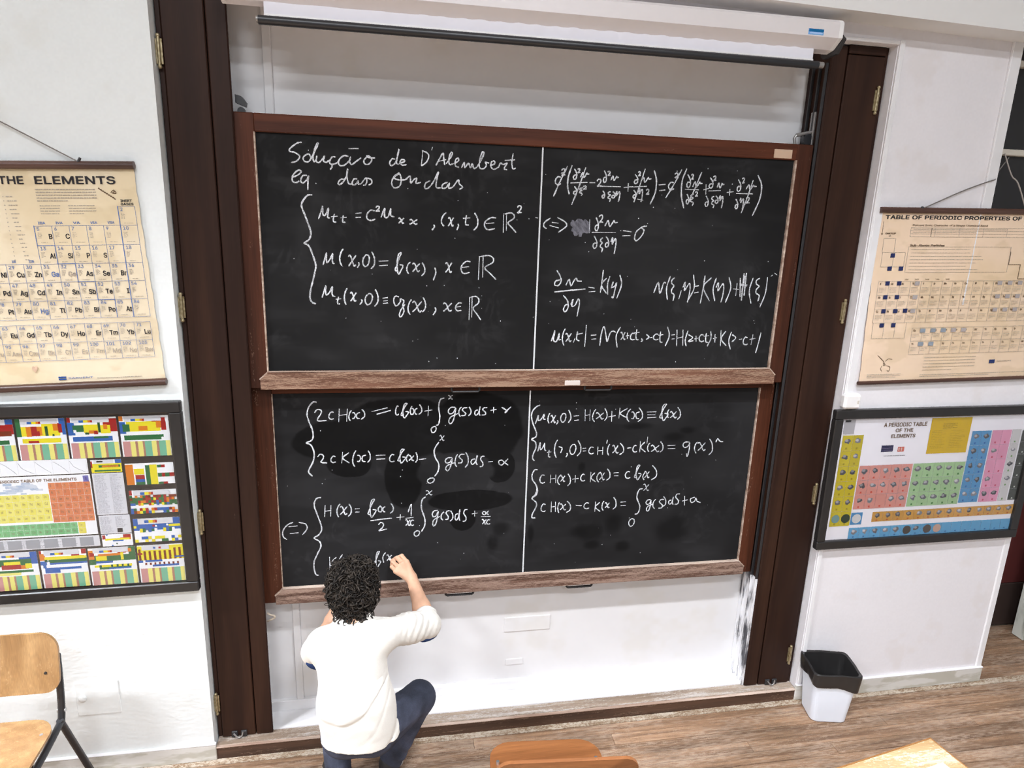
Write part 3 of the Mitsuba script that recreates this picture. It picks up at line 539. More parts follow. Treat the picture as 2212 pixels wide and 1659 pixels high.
    ('erased', 'u', '1.8 726,2329 718,2318 735,2304;1.8 752,2333 744,2327 754,2307;1.8 750,2315 743,2300 755,2287;1.8 768,2328 766,2313 772,2305;1.8 782,2316 776,2303 793,2287;1.8 745,2336 738,2321 752,2308;1.8 742,2308 734,2301 732,2279;1.8 768,2306 763,2293 757,2286;1.8 778,2324 772,2317 772,2301;1.8 779,2329 773,2320 775,2308;1.8 734,2308 726,2297 721,2287;1.8 778,2333 768,2322 774,2299;1.8 775,2307 773,2299 785,2287;1.8 736,2303 733,2295 736,2271;1.8 787,2311 783,2301 780,2293;1.8 767,2325 760,2313 761,2298;1.8 758,2331 752,2325 757,2305;1.8 773,2324 771,2314 780,2294;1.8 747,2323 738,2314 750,2300;1.8 752,2336 746,2322 750,2306;1.8 786,2305 778,2292 776,2283;1.8 753,2325 749,2315 757,2297;1.8 759,2335 754,2327 752,2316;1.8 732,2318 727,2306 735,2297;1.8 783,2330 780,2323 786,2309;1.8 758,2301 755,2291 753,2268'),
    ('ode', 'u', '1 664,2132 679,2109 684,2088 673,2071 658,2073 661,2088 679,2094;1 705,2072 718,2097 726,2070 740,2094 748,2101 753,2091 772,2090;1 658,2044 720,2051 789,2058;1 696,2031 715,2009 720,1983 709,1963 700,1972 708,1991 719,1993;1 730,1992 739,2015 735,1987 749,1991 761,2016 767,1999 760,1944;1 801,2066 828,2062;1 803,2046 832,2049;1 861,2138 858,2089 854,2043;1 877,2104 857,2076 881,2041;1 891,2112 883,2079 887,2036;1 900,2063 907,2090 902,2068 914,2071 922,2086 916,2053 911,2024 904,2029;1 933,2119 944,2080 927,2021;1 1088,2046 1105,2090 1116,2044 1129,2088 1139,2087;1 1156,2117 1144,2067 1152,2018;1 1176,2111 1165,2101 1165,2087 1176,2077 1168,2063 1168,2048 1180,2039 1178,2014;1 1211,2058 1203,2021;1 1217,2071 1224,2092 1226,2084 1225,2058 1238,2079 1246,2088 1250,2067 1248,2033 1244,2007;1 1259,2125 1268,2069 1242,2009;1 1265,2075 1288,2079;1 1269,2048 1290,2052;1 1312,2123 1309,2064 1303,2004;1 1342,2114 1310,2074 1344,2015;1 1365,2114 1355,2065 1369,2015;1 1368,2072 1375,2093 1378,2084 1378,2059 1391,2080 1399,2089 1404,2068 1402,2034 1397,2009;1 1422,2118 1436,2071 1418,2008;1 1447,2068 1475,2066;1 1463,2094 1463,2038;1.3 1475,2115 1484,2034;1.4 1490,2135 1492,2018;1.3 1501,2137 1502,2040;2 1495,2126 1490,2056;1 1477,2083 1512,2086;1 1476,2091 1510,2080;1 1535,2117 1524,2062 1539,2006;1 1567,2116 1552,2106 1553,2091 1567,2081 1556,2066 1557,2051 1573,2041 1570,2016;1 1602,2121 1601,2052 1583,1990;1.2 1617,2123 1624,2131;1 1632,2139 1645,2131'),
    ('sol', 'u', '1 655,1839 669,1884 664,1845 677,1838 688,1873 687,1846 697,1846;1 713,1892 706,1878 702,1856 704,1836 711,1820;1 715,1867 720,1872 726,1862 730,1849 735,1837 741,1842;1 740,1872 731,1858 724,1846 717,1837;1 757,1852 750,1833;1 766,1882 764,1848 777,1840;1 761,1867 789,1873;1 803,1908 801,1815;1 825,1864 849,1866;1 828,1847 850,1849;1 867,1819 870,1867 880,1901 891,1867 898,1837 909,1873 921,1882 934,1877;1 953,1901 937,1862 945,1812;1 956,1873 960,1878 965,1868 969,1857 974,1845 978,1850;1 976,1878 969,1865 964,1853 958,1845;1 979,1861 995,1864;1 986,1876 987,1849;1 1018,1871 1008,1873 1001,1861 1003,1849 1012,1845 1021,1848;1 1027,1891 1025,1863 1028,1847 1038,1845;1 1016,1875 1040,1878;1 1050,1851 1056,1843 1049,1836;1 1071,1869 1084,1857 1072,1846;1 1088,1854 1099,1856;1 1125,1869 1114,1870 1105,1860 1107,1849 1117,1845 1128,1848;1 1135,1882 1134,1853 1137,1836 1147,1834;1 1125,1865 1148,1868;1 1164,1902 1176,1863 1161,1817;1 1185,1866 1201,1868;1 1187,1848 1202,1850;1 1209,1890 1214,1817;1 1236,1890 1242,1820;1 1212,1852 1239,1858;1 1260,1886 1251,1846 1258,1817;1 1263,1868 1284,1855 1266,1838 1289,1841;1 1292,1849 1310,1853;1 1299,1864 1302,1837;1 1334,1866 1323,1868 1315,1855 1318,1842 1327,1837 1338,1841;1 1346,1875 1345,1851 1348,1836 1358,1834;1 1334,1861 1360,1864;1 1365,1884 1370,1852 1356,1817;1 1379,1850 1398,1855;1 1387,1870 1390,1834;1 1413,1889 1418,1817;1 1436,1884 1418,1850 1445,1819;1 1463,1881 1455,1841 1467,1803;1 1467,1869 1486,1855 1470,1835;1 1502,1847 1517,1849;1 1542,1855 1532,1857 1524,1843 1527,1828 1537,1823 1547,1827;1 1567,1870 1563,1823;1 1553,1847 1580,1852;1 1604,1879 1598,1832 1590,1786'),
    ('brace2', 'l', '1.1 -306,1576 -320,1577 -338,1556 -346,1525 -338,1489 -327,1457 -326,1425 -336,1410 -354,1402 -335,1391 -324,1356 -330,1319 -346,1287 -349,1271 -335,1254'),
    ('hx', 'l', '1 -316,1532 -305,1545 -290,1541 -291,1527 -306,1498 -269,1497;1 -240,1532 -250,1533 -259,1520 -258,1507 -250,1502 -240,1505;1 -217,1548 -221,1490;1 -185,1547 -189,1491;1 -219,1518 -187,1522;1 -168,1539 -175,1530 -179,1516 -179,1504 -174,1494;1 -166,1528 -158,1528 -153,1516 -160,1504 -166,1505;1 -134,1529 -145,1525 -149,1516 -146,1505 -136,1503;1 -127,1543 -118,1532 -115,1521 -118,1509 -131,1499;1.2 -87,1532 -21,1548;1.2 -67,1520 -8,1536;1 24,1552 18,1554 12,1538 12,1521 18,1515 25,1520;1 45,1511 34,1515 40,1531 51,1553 59,1565 48,1562 42,1537 43,1511 48,1502 56,1511 65,1527 51,1530;1 80,1554 76,1546 72,1535 73,1523 77,1514;1 78,1542 84,1542 88,1530 83,1517 78,1519;1 102,1543 94,1539 91,1530 94,1519 101,1517;1 110,1560 117,1549 120,1538 118,1525 107,1516;1 131,1530 164,1535;1 148,1554 146,1509;1.1 215,1587 198,1579 191,1547 196,1504 191,1472 180,1466;0.8 230,1597 235,1597 239,1590 235,1582 231,1583;0.8 250,1598 243,1595 242,1590 244,1583 250,1582;1 172,1462 162,1454 160,1443 166,1434 176,1438 181,1451 178,1460 170,1462;1 262,1545 242,1544 232,1529 238,1516 253,1521 263,1541 260,1513 252,1483 241,1472 234,1483 243,1502 273,1517;1 288,1546 281,1538 277,1525 278,1513 284,1503;1 313,1542 298,1541 292,1532 299,1524 306,1517 302,1508 287,1507;1 320,1546 326,1536 329,1526 327,1515 318,1506;1 359,1531 349,1528 345,1516 351,1508 360,1516 366,1535 368,1547 365,1527 366,1510 370,1508;1 399,1541 385,1540 379,1532 386,1525 392,1518 389,1509 374,1508;1 413,1528 439,1532;1 426,1544 426,1515;1 461,1542 485,1524 476,1518 502,1543'),
    ('kx', 'l', '1 -311,1339 -300,1351 -288,1344 -289,1331 -298,1315 -273,1311;1 -239,1338 -248,1340 -257,1329 -257,1317 -248,1312 -238,1315;1 -209,1359 -214,1308;1 -183,1354 -209,1331 -183,1308;1 -154,1363 -162,1349 -168,1327 -168,1306 -161,1290;1 -150,1341 -141,1340 -136,1327 -143,1313 -151,1315;1 -113,1341 -126,1337 -130,1327 -127,1314 -116,1312;1 -105,1361 -98,1348 -96,1334 -98,1319 -108,1308;1 -73,1338 -33,1339;1 -71,1321 -34,1322;1 4,1338 -6,1340 -15,1326 -14,1312 -5,1307 5,1311;1 31,1310 19,1313 26,1329 37,1350 46,1362 34,1360 28,1335 29,1310 34,1300 42,1309 52,1325 37,1328;1 65,1340 59,1333 55,1322 55,1313 60,1305;1 65,1331 69,1334 74,1327 77,1318 82,1309 87,1313;1 87,1333 79,1324 71,1316 65,1310;1 95,1347 100,1335 101,1324 100,1311 93,1301;1 108,1314 139,1317;1.1 193,1391 174,1357 177,1324 193,1290 190,1257 176,1235;0.8 196,1417 200,1421 204,1414 207,1405 211,1397 216,1400;0.8 216,1420 209,1411 202,1403 196,1397;1 161,1228 148,1221 145,1211 154,1203 167,1207 174,1217 170,1226 159,1227;1 250,1318 231,1317 221,1305 227,1294 242,1298 251,1314 248,1291 240,1267 230,1258 223,1268 232,1283 261,1294;1 275,1333 268,1322 264,1305 264,1288 271,1275;1 304,1332 288,1331 281,1321 288,1312 295,1304 291,1293 276,1292;1 309,1341 318,1323 321,1305 319,1286 308,1271;1 350,1309 337,1305 333,1293 339,1284 350,1292 358,1313 360,1325 356,1304 357,1286 363,1283;1 392,1320 380,1319 375,1307 381,1296 386,1286 383,1274 372,1272;1 409,1293 430,1295;1 497,1305 482,1289 469,1276 457,1283 457,1296 470,1299 482,1287 498,1275'),
    ('iff', 'l', '1 -422,1048 -448,1035 -466,1008 -465,982 -451,969;1 -442,1028 -405,1030;1 -438,996 -402,998;1 -399,1046 -371,1036 -367,1014 -386,988'),
    ('brace3', 'l', '1.1 -303,1156 -322,1152 -333,1124 -324,1085 -309,1033 -307,1005 -320,983 -339,969 -319,954 -312,930 -329,891 -343,857 -344,822 -338,795 -326,790'),
    ('hsol', 'l', '1 -288,1121 -292,1066;1 -264,1120 -267,1067;1 -290,1092 -266,1095;1 -226,1124 -234,1112 -240,1094 -239,1076 -234,1062;1 -227,1106 -220,1112 -214,1100 -211,1086 -205,1072 -198,1078;1 -197,1110 -208,1096 -218,1083 -228,1073;1 -190,1122 -182,1107 -180,1092 -183,1076 -194,1063;1 -165,1097 -145,1098;1 -164,1082 -146,1082;1 -98,1066 -110,1071 -103,1092 -91,1120 -82,1137 -94,1133 -101,1100 -100,1066 -95,1054 -86,1066 -76,1086 -91,1091;1 -56,1107 -63,1101 -67,1092 -66,1084 -61,1077;1 -60,1102 -54,1101 -50,1090 -55,1078 -60,1079;1 -36,1102 -44,1098 -47,1090 -44,1079 -37,1077;1 -13,1116 -5,1104 -2,1092 -5,1079 -16,1069;1 -101,1038 -56,1043 -8,1046;1 -67,1018 -56,1028 -45,1019 -51,1002 -65,989 -30,996;1 11,1048 45,1050;1 28,1063 26,1035;1 61,1071 75,1108 74,1053;1 50,1042 84,1045;1 50,1032 54,1036 58,1027 61,1017 65,1007 70,1011;1 70,1034 62,1024 56,1014 50,1008;1 86,1030 78,1032 71,1022 72,1011 79,1007 86,1010;1.1 137,1140 122,1126 119,1086 133,1039 133,1004 119,975;0.8 138,1166 144,1169 150,1163 153,1155 159,1148 166,1150;0.8 165,1168 155,1160 146,1153 138,1148;1 100,981 89,973 87,962 94,954 105,957 111,969 108,978 99,980;1 190,1073 174,1071 166,1057 171,1043 183,1048 192,1068 189,1040 182,1010 173,999 168,1011 175,1030 200,1044;1 218,1065 210,1058 205,1046 206,1035 213,1025;1 243,1069 232,1068 227,1058 232,1049 237,1040 234,1029 223,1028;1 246,1070 254,1056 257,1043 255,1029 244,1018;1 280,1053 270,1049 267,1033 272,1022 280,1032 286,1058 288,1074 285,1048 286,1024 290,1021;1 321,1071 310,1070 305,1055 310,1044 316,1032 313,1017 301,1015;1 341,1049 368,1052;1 354,1065 354,1036;1 417,1061 407,1050 398,1042 390,1047 390,1055 399,1057 407,1049 417,1041;1 382,1033 426,1033;1 388,1017 392,1020 396,1013 399,1005 403,996 407,999;1 407,1019 400,1011 394,1003 389,997;1 424,1015 416,1017 409,1008 410,999 417,995 425,998'),
    ('ksol', 'l', '1 -278,877 -278,804;1 -249,873 -278,840 -243,823;1 -223,885 -238,856 -235,825;1 -220,869 -211,857 -210,841;1 -196,868 -202,854 -207,841;1 -161,883 -168,856;1 -142,850 -128,852;1 -78,822 -88,826 -82,846 -72,872 -65,888 -75,884 -80,853 -80,822 -76,810 -69,821 -60,840 -72,845;1 -38,883 -50,862 -47,834;1 -33,867 -29,871 -24,862 -22,851 -18,841 -13,845;1 -12,869 -20,858 -27,849 -33,842'),
    ('ux0', 'l', '1.1 631,1548 614,1541 596,1517 595,1489 606,1454 619,1424 618,1404 599,1392 616,1379 620,1353 609,1323 607,1303 616,1291;1 612,1463 625,1502 624,1480 636,1482 651,1507 648,1486 657,1483;1 676,1511 671,1502 668,1488 669,1475 674,1464;1 681,1496 685,1501 690,1490 694,1478 699,1466 704,1471;1 702,1500 695,1487 688,1475 682,1467;1 711,1478 714,1470 707,1458;1 737,1510 727,1497 726,1481 734,1468 744,1474 749,1493 745,1506 736,1509;1 759,1524 767,1509 771,1494 770,1478 760,1465;1 784,1495 808,1497;1 787,1475 809,1477;1 835,1525 837,1471;1 857,1525 859,1472;1 836,1497 857,1500;1 884,1525 876,1513 871,1496 872,1480 881,1467;1 886,1505 892,1509 901,1500 906,1490 914,1479 922,1483;1 921,1508 908,1497 897,1487 887,1480;1 924,1529 933,1514 937,1500 936,1484 926,1471;1 942,1488 977,1494;1 958,1516 960,1466;1 995,1530 993,1480;1 1030,1526 998,1503 1036,1480;1 1046,1524 1036,1512 1030,1494 1032,1477 1042,1464;1 1050,1508 1059,1508 1066,1494 1060,1478 1052,1480;1 1088,1509 1075,1504 1072,1493 1077,1479 1088,1477;1 1083,1529 1097,1512 1103,1495 1101,1477 1084,1463;1 1122,1507 1168,1508;1 1126,1494 1164,1494;1 1127,1480 1170,1482;1 1201,1477 1186,1481 1192,1500 1204,1527 1213,1542 1199,1538 1194,1508 1199,1477 1206,1465 1215,1477 1225,1496 1206,1500;1 1228,1518 1223,1510 1221,1498 1222,1487 1228,1478;1 1234,1503 1239,1508 1247,1499 1252,1488 1259,1477 1267,1482;1 1264,1507 1253,1495 1245,1485 1236,1478;1 1268,1528 1279,1513 1284,1498 1283,1482 1271,1469'),
    ('ut0', 'l', '1 629,1335 637,1370 639,1374 639,1353 642,1343 651,1353 659,1373 659,1353 662,1340 667,1338;1 681,1341 679,1321 680,1309 688,1307;1 671,1329 691,1331;1 717,1387 709,1371 705,1346 707,1322 715,1303;1 723,1355 739,1347 733,1324;1 762,1324 765,1316 759,1304;1 789,1365 778,1351 776,1331 785,1316 797,1323 803,1345 798,1361 788,1364;1 810,1382 821,1363 826,1345 824,1324 810,1308;1 833,1343 850,1344;1 835,1330 851,1331;1 885,1346 873,1348 864,1335 866,1321 877,1316 887,1320;1 905,1350 906,1310;1 928,1349 929,1311;1 906,1329 928,1331;1 947,1381 945,1363;1 960,1360 954,1349 951,1333 952,1318 959,1306;1 973,1349 978,1354 985,1342 989,1329 996,1315 1003,1321;1 1000,1353 991,1338 983,1325 975,1316;1 1008,1364 1021,1349 1027,1335 1025,1319 1008,1307;1.2 1043,1338 1063,1340;1 1087,1348 1078,1350 1071,1336 1073,1323 1082,1318 1091,1321;1 1104,1371 1105,1317;1 1126,1366 1107,1341 1132,1317;1 1137,1391 1136,1358;1 1151,1360 1144,1352 1141,1339 1142,1328 1149,1318;1 1157,1344 1164,1349 1174,1339 1180,1328 1189,1317 1198,1321;1 1196,1347 1182,1336 1170,1325 1159,1318;1 1200,1366 1211,1353 1215,1340 1214,1325 1202,1314;1 1236,1345 1275,1346;1 1239,1330 1275,1330;1 1342,1359 1320,1359 1312,1345 1322,1333 1338,1340 1344,1356 1345,1325 1339,1289 1333,1304;1 1382,1359 1374,1348 1370,1331 1373,1316 1381,1303;1 1384,1350 1391,1356 1401,1344 1407,1330 1416,1316 1425,1321;1 1421,1354 1409,1339 1398,1326 1388,1316;1 1440,1373 1453,1353 1459,1333 1459,1310 1445,1293;1 1473,1355 1481,1372 1493,1359 1510,1356'),
    ('chck', 'l', '1.1 632,1248 619,1248 608,1225 612,1199 627,1178 633,1156 627,1130 613,1115;1.1 630,1174 636,1146 629,1125 612,1112 631,1092 634,1072 617,1034 617,1017 632,1015;1 665,1220 654,1222 645,1206 647,1190 657,1183 668,1188;1 693,1223 693,1182;1 717,1222 718,1182;1 693,1202 717,1204;1 742,1221 733,1212 727,1197 729,1183 737,1172;1 739,1212 743,1216 748,1207 751,1197 756,1187 761,1191;1 760,1215 752,1204 746,1195 740,1188;1 773,1225 782,1210 786,1195 785,1178 774,1165;1 794,1197 824,1200;1 808,1216 809,1180;1 852,1216 842,1219 834,1205 836,1192 845,1186 855,1190;1 880,1229 880,1180;1 899,1225 882,1202 904,1180;1 922,1225 915,1216 910,1202 912,1189 920,1178;1 920,1220 925,1225 931,1214 935,1201 941,1188 947,1193;1 945,1224 937,1210 929,1198 922,1189;1 956,1242 967,1228 971,1213 970,1197 956,1185;1 987,1220 1012,1221;1 990,1206 1012,1206;1 1066,1222 1054,1224 1045,1211 1048,1197 1058,1191 1070,1195;1 1101,1192 1089,1197 1095,1214 1104,1239 1111,1253 1100,1250 1096,1221 1100,1193 1106,1182 1113,1192 1121,1210 1106,1214;1 1140,1217 1134,1210 1130,1199 1132,1189 1138,1180;1 1137,1218 1141,1223 1147,1213 1151,1202 1156,1190 1162,1195;1 1160,1221 1152,1210 1145,1199 1139,1191;1 1171,1251 1189,1232 1196,1214 1194,1194 1172,1179'),
    ('chmck', 'l', '1 676,1079 665,1081 657,1066 658,1051 668,1044 678,1049;1 703,1092 704,1040;1 722,1091 724,1040;1 703,1065 723,1068;1 741,1088 737,1077 734,1062 736,1047 740,1035;1 743,1075 749,1079 756,1070 760,1059 766,1048 773,1052;1 772,1077 761,1066 753,1056 745,1049;1 776,1092 789,1077 794,1062 792,1046 775,1034;1.1 818,1068 847,1065;1 880,1076 868,1078 858,1066 860,1054 871,1049 883,1052;1 912,1083 911,1033;1 932,1078 913,1055 937,1032;1 953,1084 947,1075 944,1060 945,1047 951,1036;1 958,1071 962,1075 967,1067 970,1058 975,1049 980,1053;1 979,1074 971,1064 965,1056 959,1050;1 996,1101 1007,1086 1011,1070 1010,1053 997,1040;1 1031,1074 1058,1075;1 1034,1056 1059,1057;1.1 1135,1137 1118,1132 1110,1095 1128,1049 1122,1015 1106,1010;0.8 1137,1155 1142,1160 1149,1150 1153,1138 1160,1126 1166,1131;0.8 1164,1158 1155,1146 1147,1135 1139,1127;1 1094,989 1083,978 1081,962 1090,949 1102,955 1108,972 1103,985 1093,988;1 1180,1080 1165,1079 1157,1067 1163,1057 1175,1061 1181,1076 1180,1055 1176,1032 1168,1023 1162,1032 1168,1047 1190,1057;1 1204,1081 1196,1072 1192,1058 1194,1044 1202,1033;1 1246,1078 1230,1078 1223,1067 1232,1057 1240,1048 1236,1036 1220,1035;1 1240,1094 1251,1080 1255,1067 1254,1053 1242,1043;1 1283,1074 1272,1071 1269,1060 1275,1053 1284,1059 1289,1078 1290,1089 1288,1070 1290,1054 1295,1052;1 1322,1103 1307,1102 1302,1089 1310,1078 1318,1067 1315,1053 1300,1051;1 1335,1066 1363,1071;1 1347,1092 1350,1043;1 1398,1083 1378,1075 1383,1057 1399,1062 1404,1079 1412,1062 1430,1054'),
]
SAYS = {'solucao': 'heading line Solução de D\'Alembert', 'ondas': 'heading line eq. das ondas', 'brace1': 'large curly brace before the three equations', 'eq1': 'wave equation in chalk', 'eq2': 'first initial condition', 'eq3': 'second initial condition',
        'pde1': 'long equation of partial derivatives with struck-out terms', 'pde2': 'mixed derivative equal to zero', 'erased': 'scribbled out patch of chalk', 'ode': 'derivative and sum of K and H', 'sol': 'general solution line',
        'brace2': 'curly brace before two integral equations', 'hx': 'equation for 2cH(x) with integral', 'kx': 'equation for 2cK(x) with integral', 'iff': 'equivalence arrow', 'brace3': 'curly brace before the last two equations', 'hsol': 'equation for H(x) with fraction', 'ksol': 'unfinished equation for K(x) at the hand',
        'ux0': 'u(x,0) equation with its brace', 'ut0': 'time derivative equation at zero', 'chck': 'cH + cK equation with its brace', 'chmck': 'cH - cK equation with integral'}
wr = np.random.default_rng(11)
def stroke(pts, w, y):
    p = np.array(pts, float)
    if len(p) > 2:
        p = spline(p, 5)
    t = np.gradient(p, axis=0)
    t /= np.linalg.norm(t, axis=1, keepdims=True) + 1e-9
    n = np.stack([-t[:, 1], t[:, 0]], 1)
    hw = w * (1 + 0.16 * np.sin(np.arange(len(p)) * 1.7 + wr.uniform(0, 6)) + wr.uniform(-0.12, 0.12, len(p)))
    hw[0] *= 0.7; hw[-1] *= 0.7
    rows = []
    for k, d in ((-1, 0.0), (-0.55, 0.0007), (0.55, 0.0007), (1, 0.0)):
        q = p + n * (hw * k)[:, None]
        rows.append(np.c_[q[:, 0], np.full(len(p), y - 0.0001 - d), q[:, 1]])
    v = np.stack(rows, 1).reshape(-1, 3)
    i, j = np.meshgrid(np.arange(len(p) - 1), np.arange(3), indexing='ij')
    q = np.stack([i * 4 + j, i * 4 + j + 1, (i + 1) * 4 + j + 1, (i + 1) * 4 + j], -1).reshape(-1, 4)
    f = np.vstack([q[:, [0, 1, 2]], q[:, [0, 2, 3]]])
    m = trimesh.Trimesh(v, f, process=False)
    if m.face_normals[:, 1].mean() > 0:
        m.invert()
    return m
scene['chalk_mark'] = two(diffuse(proc(lambda p, n, uv: mi.Color3f(0.60, 0.62, 0.65) * (0.45 + 0.75 * smoothstep(0.2, 0.7, 0.5 * noise(p.x * 420, p.z * 420, 1.0) + 0.5 * fbm(p.x * 35, p.z * 35, 2.0, 3))))))
scene['chalk_mark_faint'] = two(diffuse(proc(lambda p, n, uv: mi.Color3f(0.16, 0.16, 0.185) * (0.25 + 1.1 * fbm(p.x * 160 + p.z * 90, p.z * 60, 2.0, 3)))))
for nm, b, data in WRITING:
    ms = []
    for s in data.split(';'):
        w, *pts = s.split()
        q = np.array([list(map(int, a.split(','))) for a in pts], float) / 1000
        ms.append(stroke(q, float(w) * (0.0027 if nm != 'erased' else 0.0045), 0.072 if b == 'u' else 0.117))
    obj('chalk_lettering', join(ms), 'chalk_mark_faint' if nm == 'erased' else 'chalk_mark', upper if b == 'u' else lower, label=SAYS[nm])
for b, y, z0, z1, par, n in (('u', 0.072, 1.74, 2.58, upper, 70), ('l', 0.117, 0.77, 1.58, lower, 45)):
    ms = []
    for _ in range(n):
        x, z, r = wr.uniform(-0.45, 1.62), wr.uniform(z0, z1), wr.uniform(0.0007, 0.0024)
        d = trimesh.creation.icosphere(1, r); d.apply_scale([1, 0.25, 1]); d.apply_translation((x, y, z)); ms.append(d)
    obj('chalk_fleck', join(ms), 'chalk_mark', par, kind='stuff', label='scattered specks of chalk')

# ================================================================== projection screen
t = thing('projection_screen', 'rolled-up projection screen in a long white case above the blackboards', 'projection screen')
prof = [(-0.020, 3.085), (-0.118, 3.085), (-0.130, 3.074), (-0.130, 3.022), (-0.085, 2.990), (-0.045, 2.984), (-0.020, 2.990)]
obj('case', prism(prof, -0.52, 1.645, 'x'), 'screen_case', t)
obj('end_cap', prism([(y * 1.0, z) for y, z in prof], 1.645, 1.662, 'x'), 'white_plastic', t)
obj('end_cap', prism([(y * 1.0, z) for y, z in prof], -0.535, -0.52, 'x'), 'white_plastic', t)
obj('wall_bracket', prism([(-0.002, 3.10), (-0.05, 3.09), (-0.135, 3.02), (-0.10, 2.975), (-0.02, 2.972), (-0.002, 2.985)], 1.664, 1.676, 'x'), 'dark_metal', t)
xs = np.linspace(-0.400, 1.578, 160)
yy = -0.085 + 0.0022 * np.sin(xs * 95) * np.clip((xs + 0.15) * 2, 0, 1) + 0.001 * np.sin(xs * 37)
v = np.vstack([np.c_[xs, yy, np.full(160, 3.0)], np.c_[xs, np.full(160, -0.088), np.full(160, 2.950)]])
i = np.arange(159)
obj('cloth', trimesh.Trimesh(v, np.vstack([np.stack([i, i + 160, i + 1], 1), np.stack([i + 1, i + 160, i + 161], 1)]), process=False), 'screen_cloth', t, smooth=True)
obj('hem', box(-0.400, 1.578, -0.0935, -0.0865, 2.945, 2.9535, 0.001), 'white_plastic', t)
obj('weight_bar', tube([(-0.418, -0.09, 2.934), (1.600, -0.09, 2.934)], 0.0145, 16), 'black_steel', t, smooth=40)
for x0, x1 in ((-0.424, -0.400), (1.590, 1.622)):
    obj('bar_end', tube([(x0, -0.09, 2.935), (x1, -0.09, 2.935)], 0.0115, 12), 'grey_metal', t, smooth=40)
painted(t, 'sticker', [(plate(1.520, 3.026, 1.582, 3.046, -0.1301), lin(120, 165, 215)), (plate(1.522, 3.036, 1.581, 3.0455, -0.1308), lin(35, 100, 150)), (plate(1.526, 3.029, 1.577, 3.034, -0.1308), lin(165, 195, 235))], 'blue sticker')

# ================================================================== charts and framed posters
XF = None
_obj = obj
def obj(name, mesh, mat, parent=None, smooth=False, label=None, kind=None, **more):
    if XF is not None:
        mesh = mesh.copy()
        mesh.apply_transform(XF)
    return _obj(name, mesh, mat, parent, smooth, label, kind, **more)
def tilt(a, x, z):
    c, s = math.cos(a), math.sin(a)
    M = np.eye(4)
    M[0, 0], M[0, 2], M[2, 0], M[2, 2] = c, -s, s, c
    M[:3, 3] = V(x, 0, z) - M[:3, :3] @ V(x, 0, z)
    return M
def fit(s, x0, x1, z, h, y, bold=False):
    m = text(s, h, 0, 0, y, 1.0, bold)
    w = m.vertices[:, 0].max() - m.vertices[:, 0].min()
    return text(s, h, x0 - m.vertices[:, 0].min() * (x1 - x0) / w, z, y, (x1 - x0) / w, bold)
def ends(s, x1, z, h, y, bold=False, sx=0.9):
    m = text(s, h, 0, z, y, sx, bold)
    m.vertices[:, 0] += x1 - m.vertices[:, 0].max()
    return m
pr = random.Random(8)
def small_print(x0, x1, z, n, y, h=0.0016, gap=0.0042):
    """Lines of print too small to read: a row of word-long dashes per line."""
    out = []
    for k in range(n):
        x = x0
        end = x1 - (pr.uniform(0.1, 0.5) * (x1 - x0) if k == n - 1 else 0)
        while x < end - 0.002:
            w = min(pr.uniform(0.003, 0.011), end - x)
            out.append(plate(x, z - k * gap, x + w, z - k * gap + h, y, 0.0003))
            x += w + pr.uniform(0.0012, 0.003)
    return out

# ---- left wall chart
CY = -0.010
XF = tilt(0.040, -0.862, 2.08)
t = thing('wall_chart', 'yellowed wall chart of the elements with large black title on the left wall', 'wall chart')
n = 60
zz = np.linspace(1.708, 2.462, n)
yv = CY + 0.0015 * np.sin((zz - 1.7) * 9)
edge = -0.853 + 0.0012 * np.sin(zz * 60) + 0.0008 * np.sin(zz * 171) + 0.008 * (2.462 - zz) / 0.75
left = np.full(n, -2.10)
v = np.vstack([np.c_[left, yv, zz], np.c_[edge, yv, zz], np.c_[left, yv + 0.001, zz], np.c_[edge, yv + 0.001, zz]])
i = np.arange(n - 1)
q = np.vstack([np.stack([i, i + n, i + n + 1, i + 1], 1), np.stack([i + 2 * n, i + 2 * n + 1, i + 3 * n + 1, i + 3 * n], 1), np.stack([i + n, i + 3 * n, i + 3 * n + 1, i + n + 1], 1)])
obj('sheet', trimesh.Trimesh(v, np.vstack([q[:, [0, 1, 2]], q[:, [0, 2, 3]]]), process=False), 'aged_paper_left', t)
obj('top_roller', tube([(-2.12, -0.0165, 2.4655), (-0.8465, -0.0165, 2.4655)], 0.0135, 14), 'roller_wood', t, smooth=40)
obj('bottom_roller', tube([(-2.12, -0.0165, 1.7015), (-0.8405, -0.0165, 1.7015)], 0.0135, 14), 'roller_wood', t, smooth=40)
Y0 = CY - 0.0021
obj('title_lettering', join([fit('THE', -1.276, -1.200, 2.4045, 0.0245, Y0, True), fit('ELEMENTS', -1.166, -0.915, 2.4045, 0.0245, Y0, True), fit('PERIODIC CHART OF', -1.86, -1.32, 2.4045, 0.0245, Y0, True)]), 'ink_black', t)
P_ = 0.0546
GX = lambda g: -0.8655 - (18 - g) * P_        # right edge of group g
RT = [None, 2.330, 2.2665, 2.2005, 2.138, 2.075, 2.0105, 1.946]   # top of each period
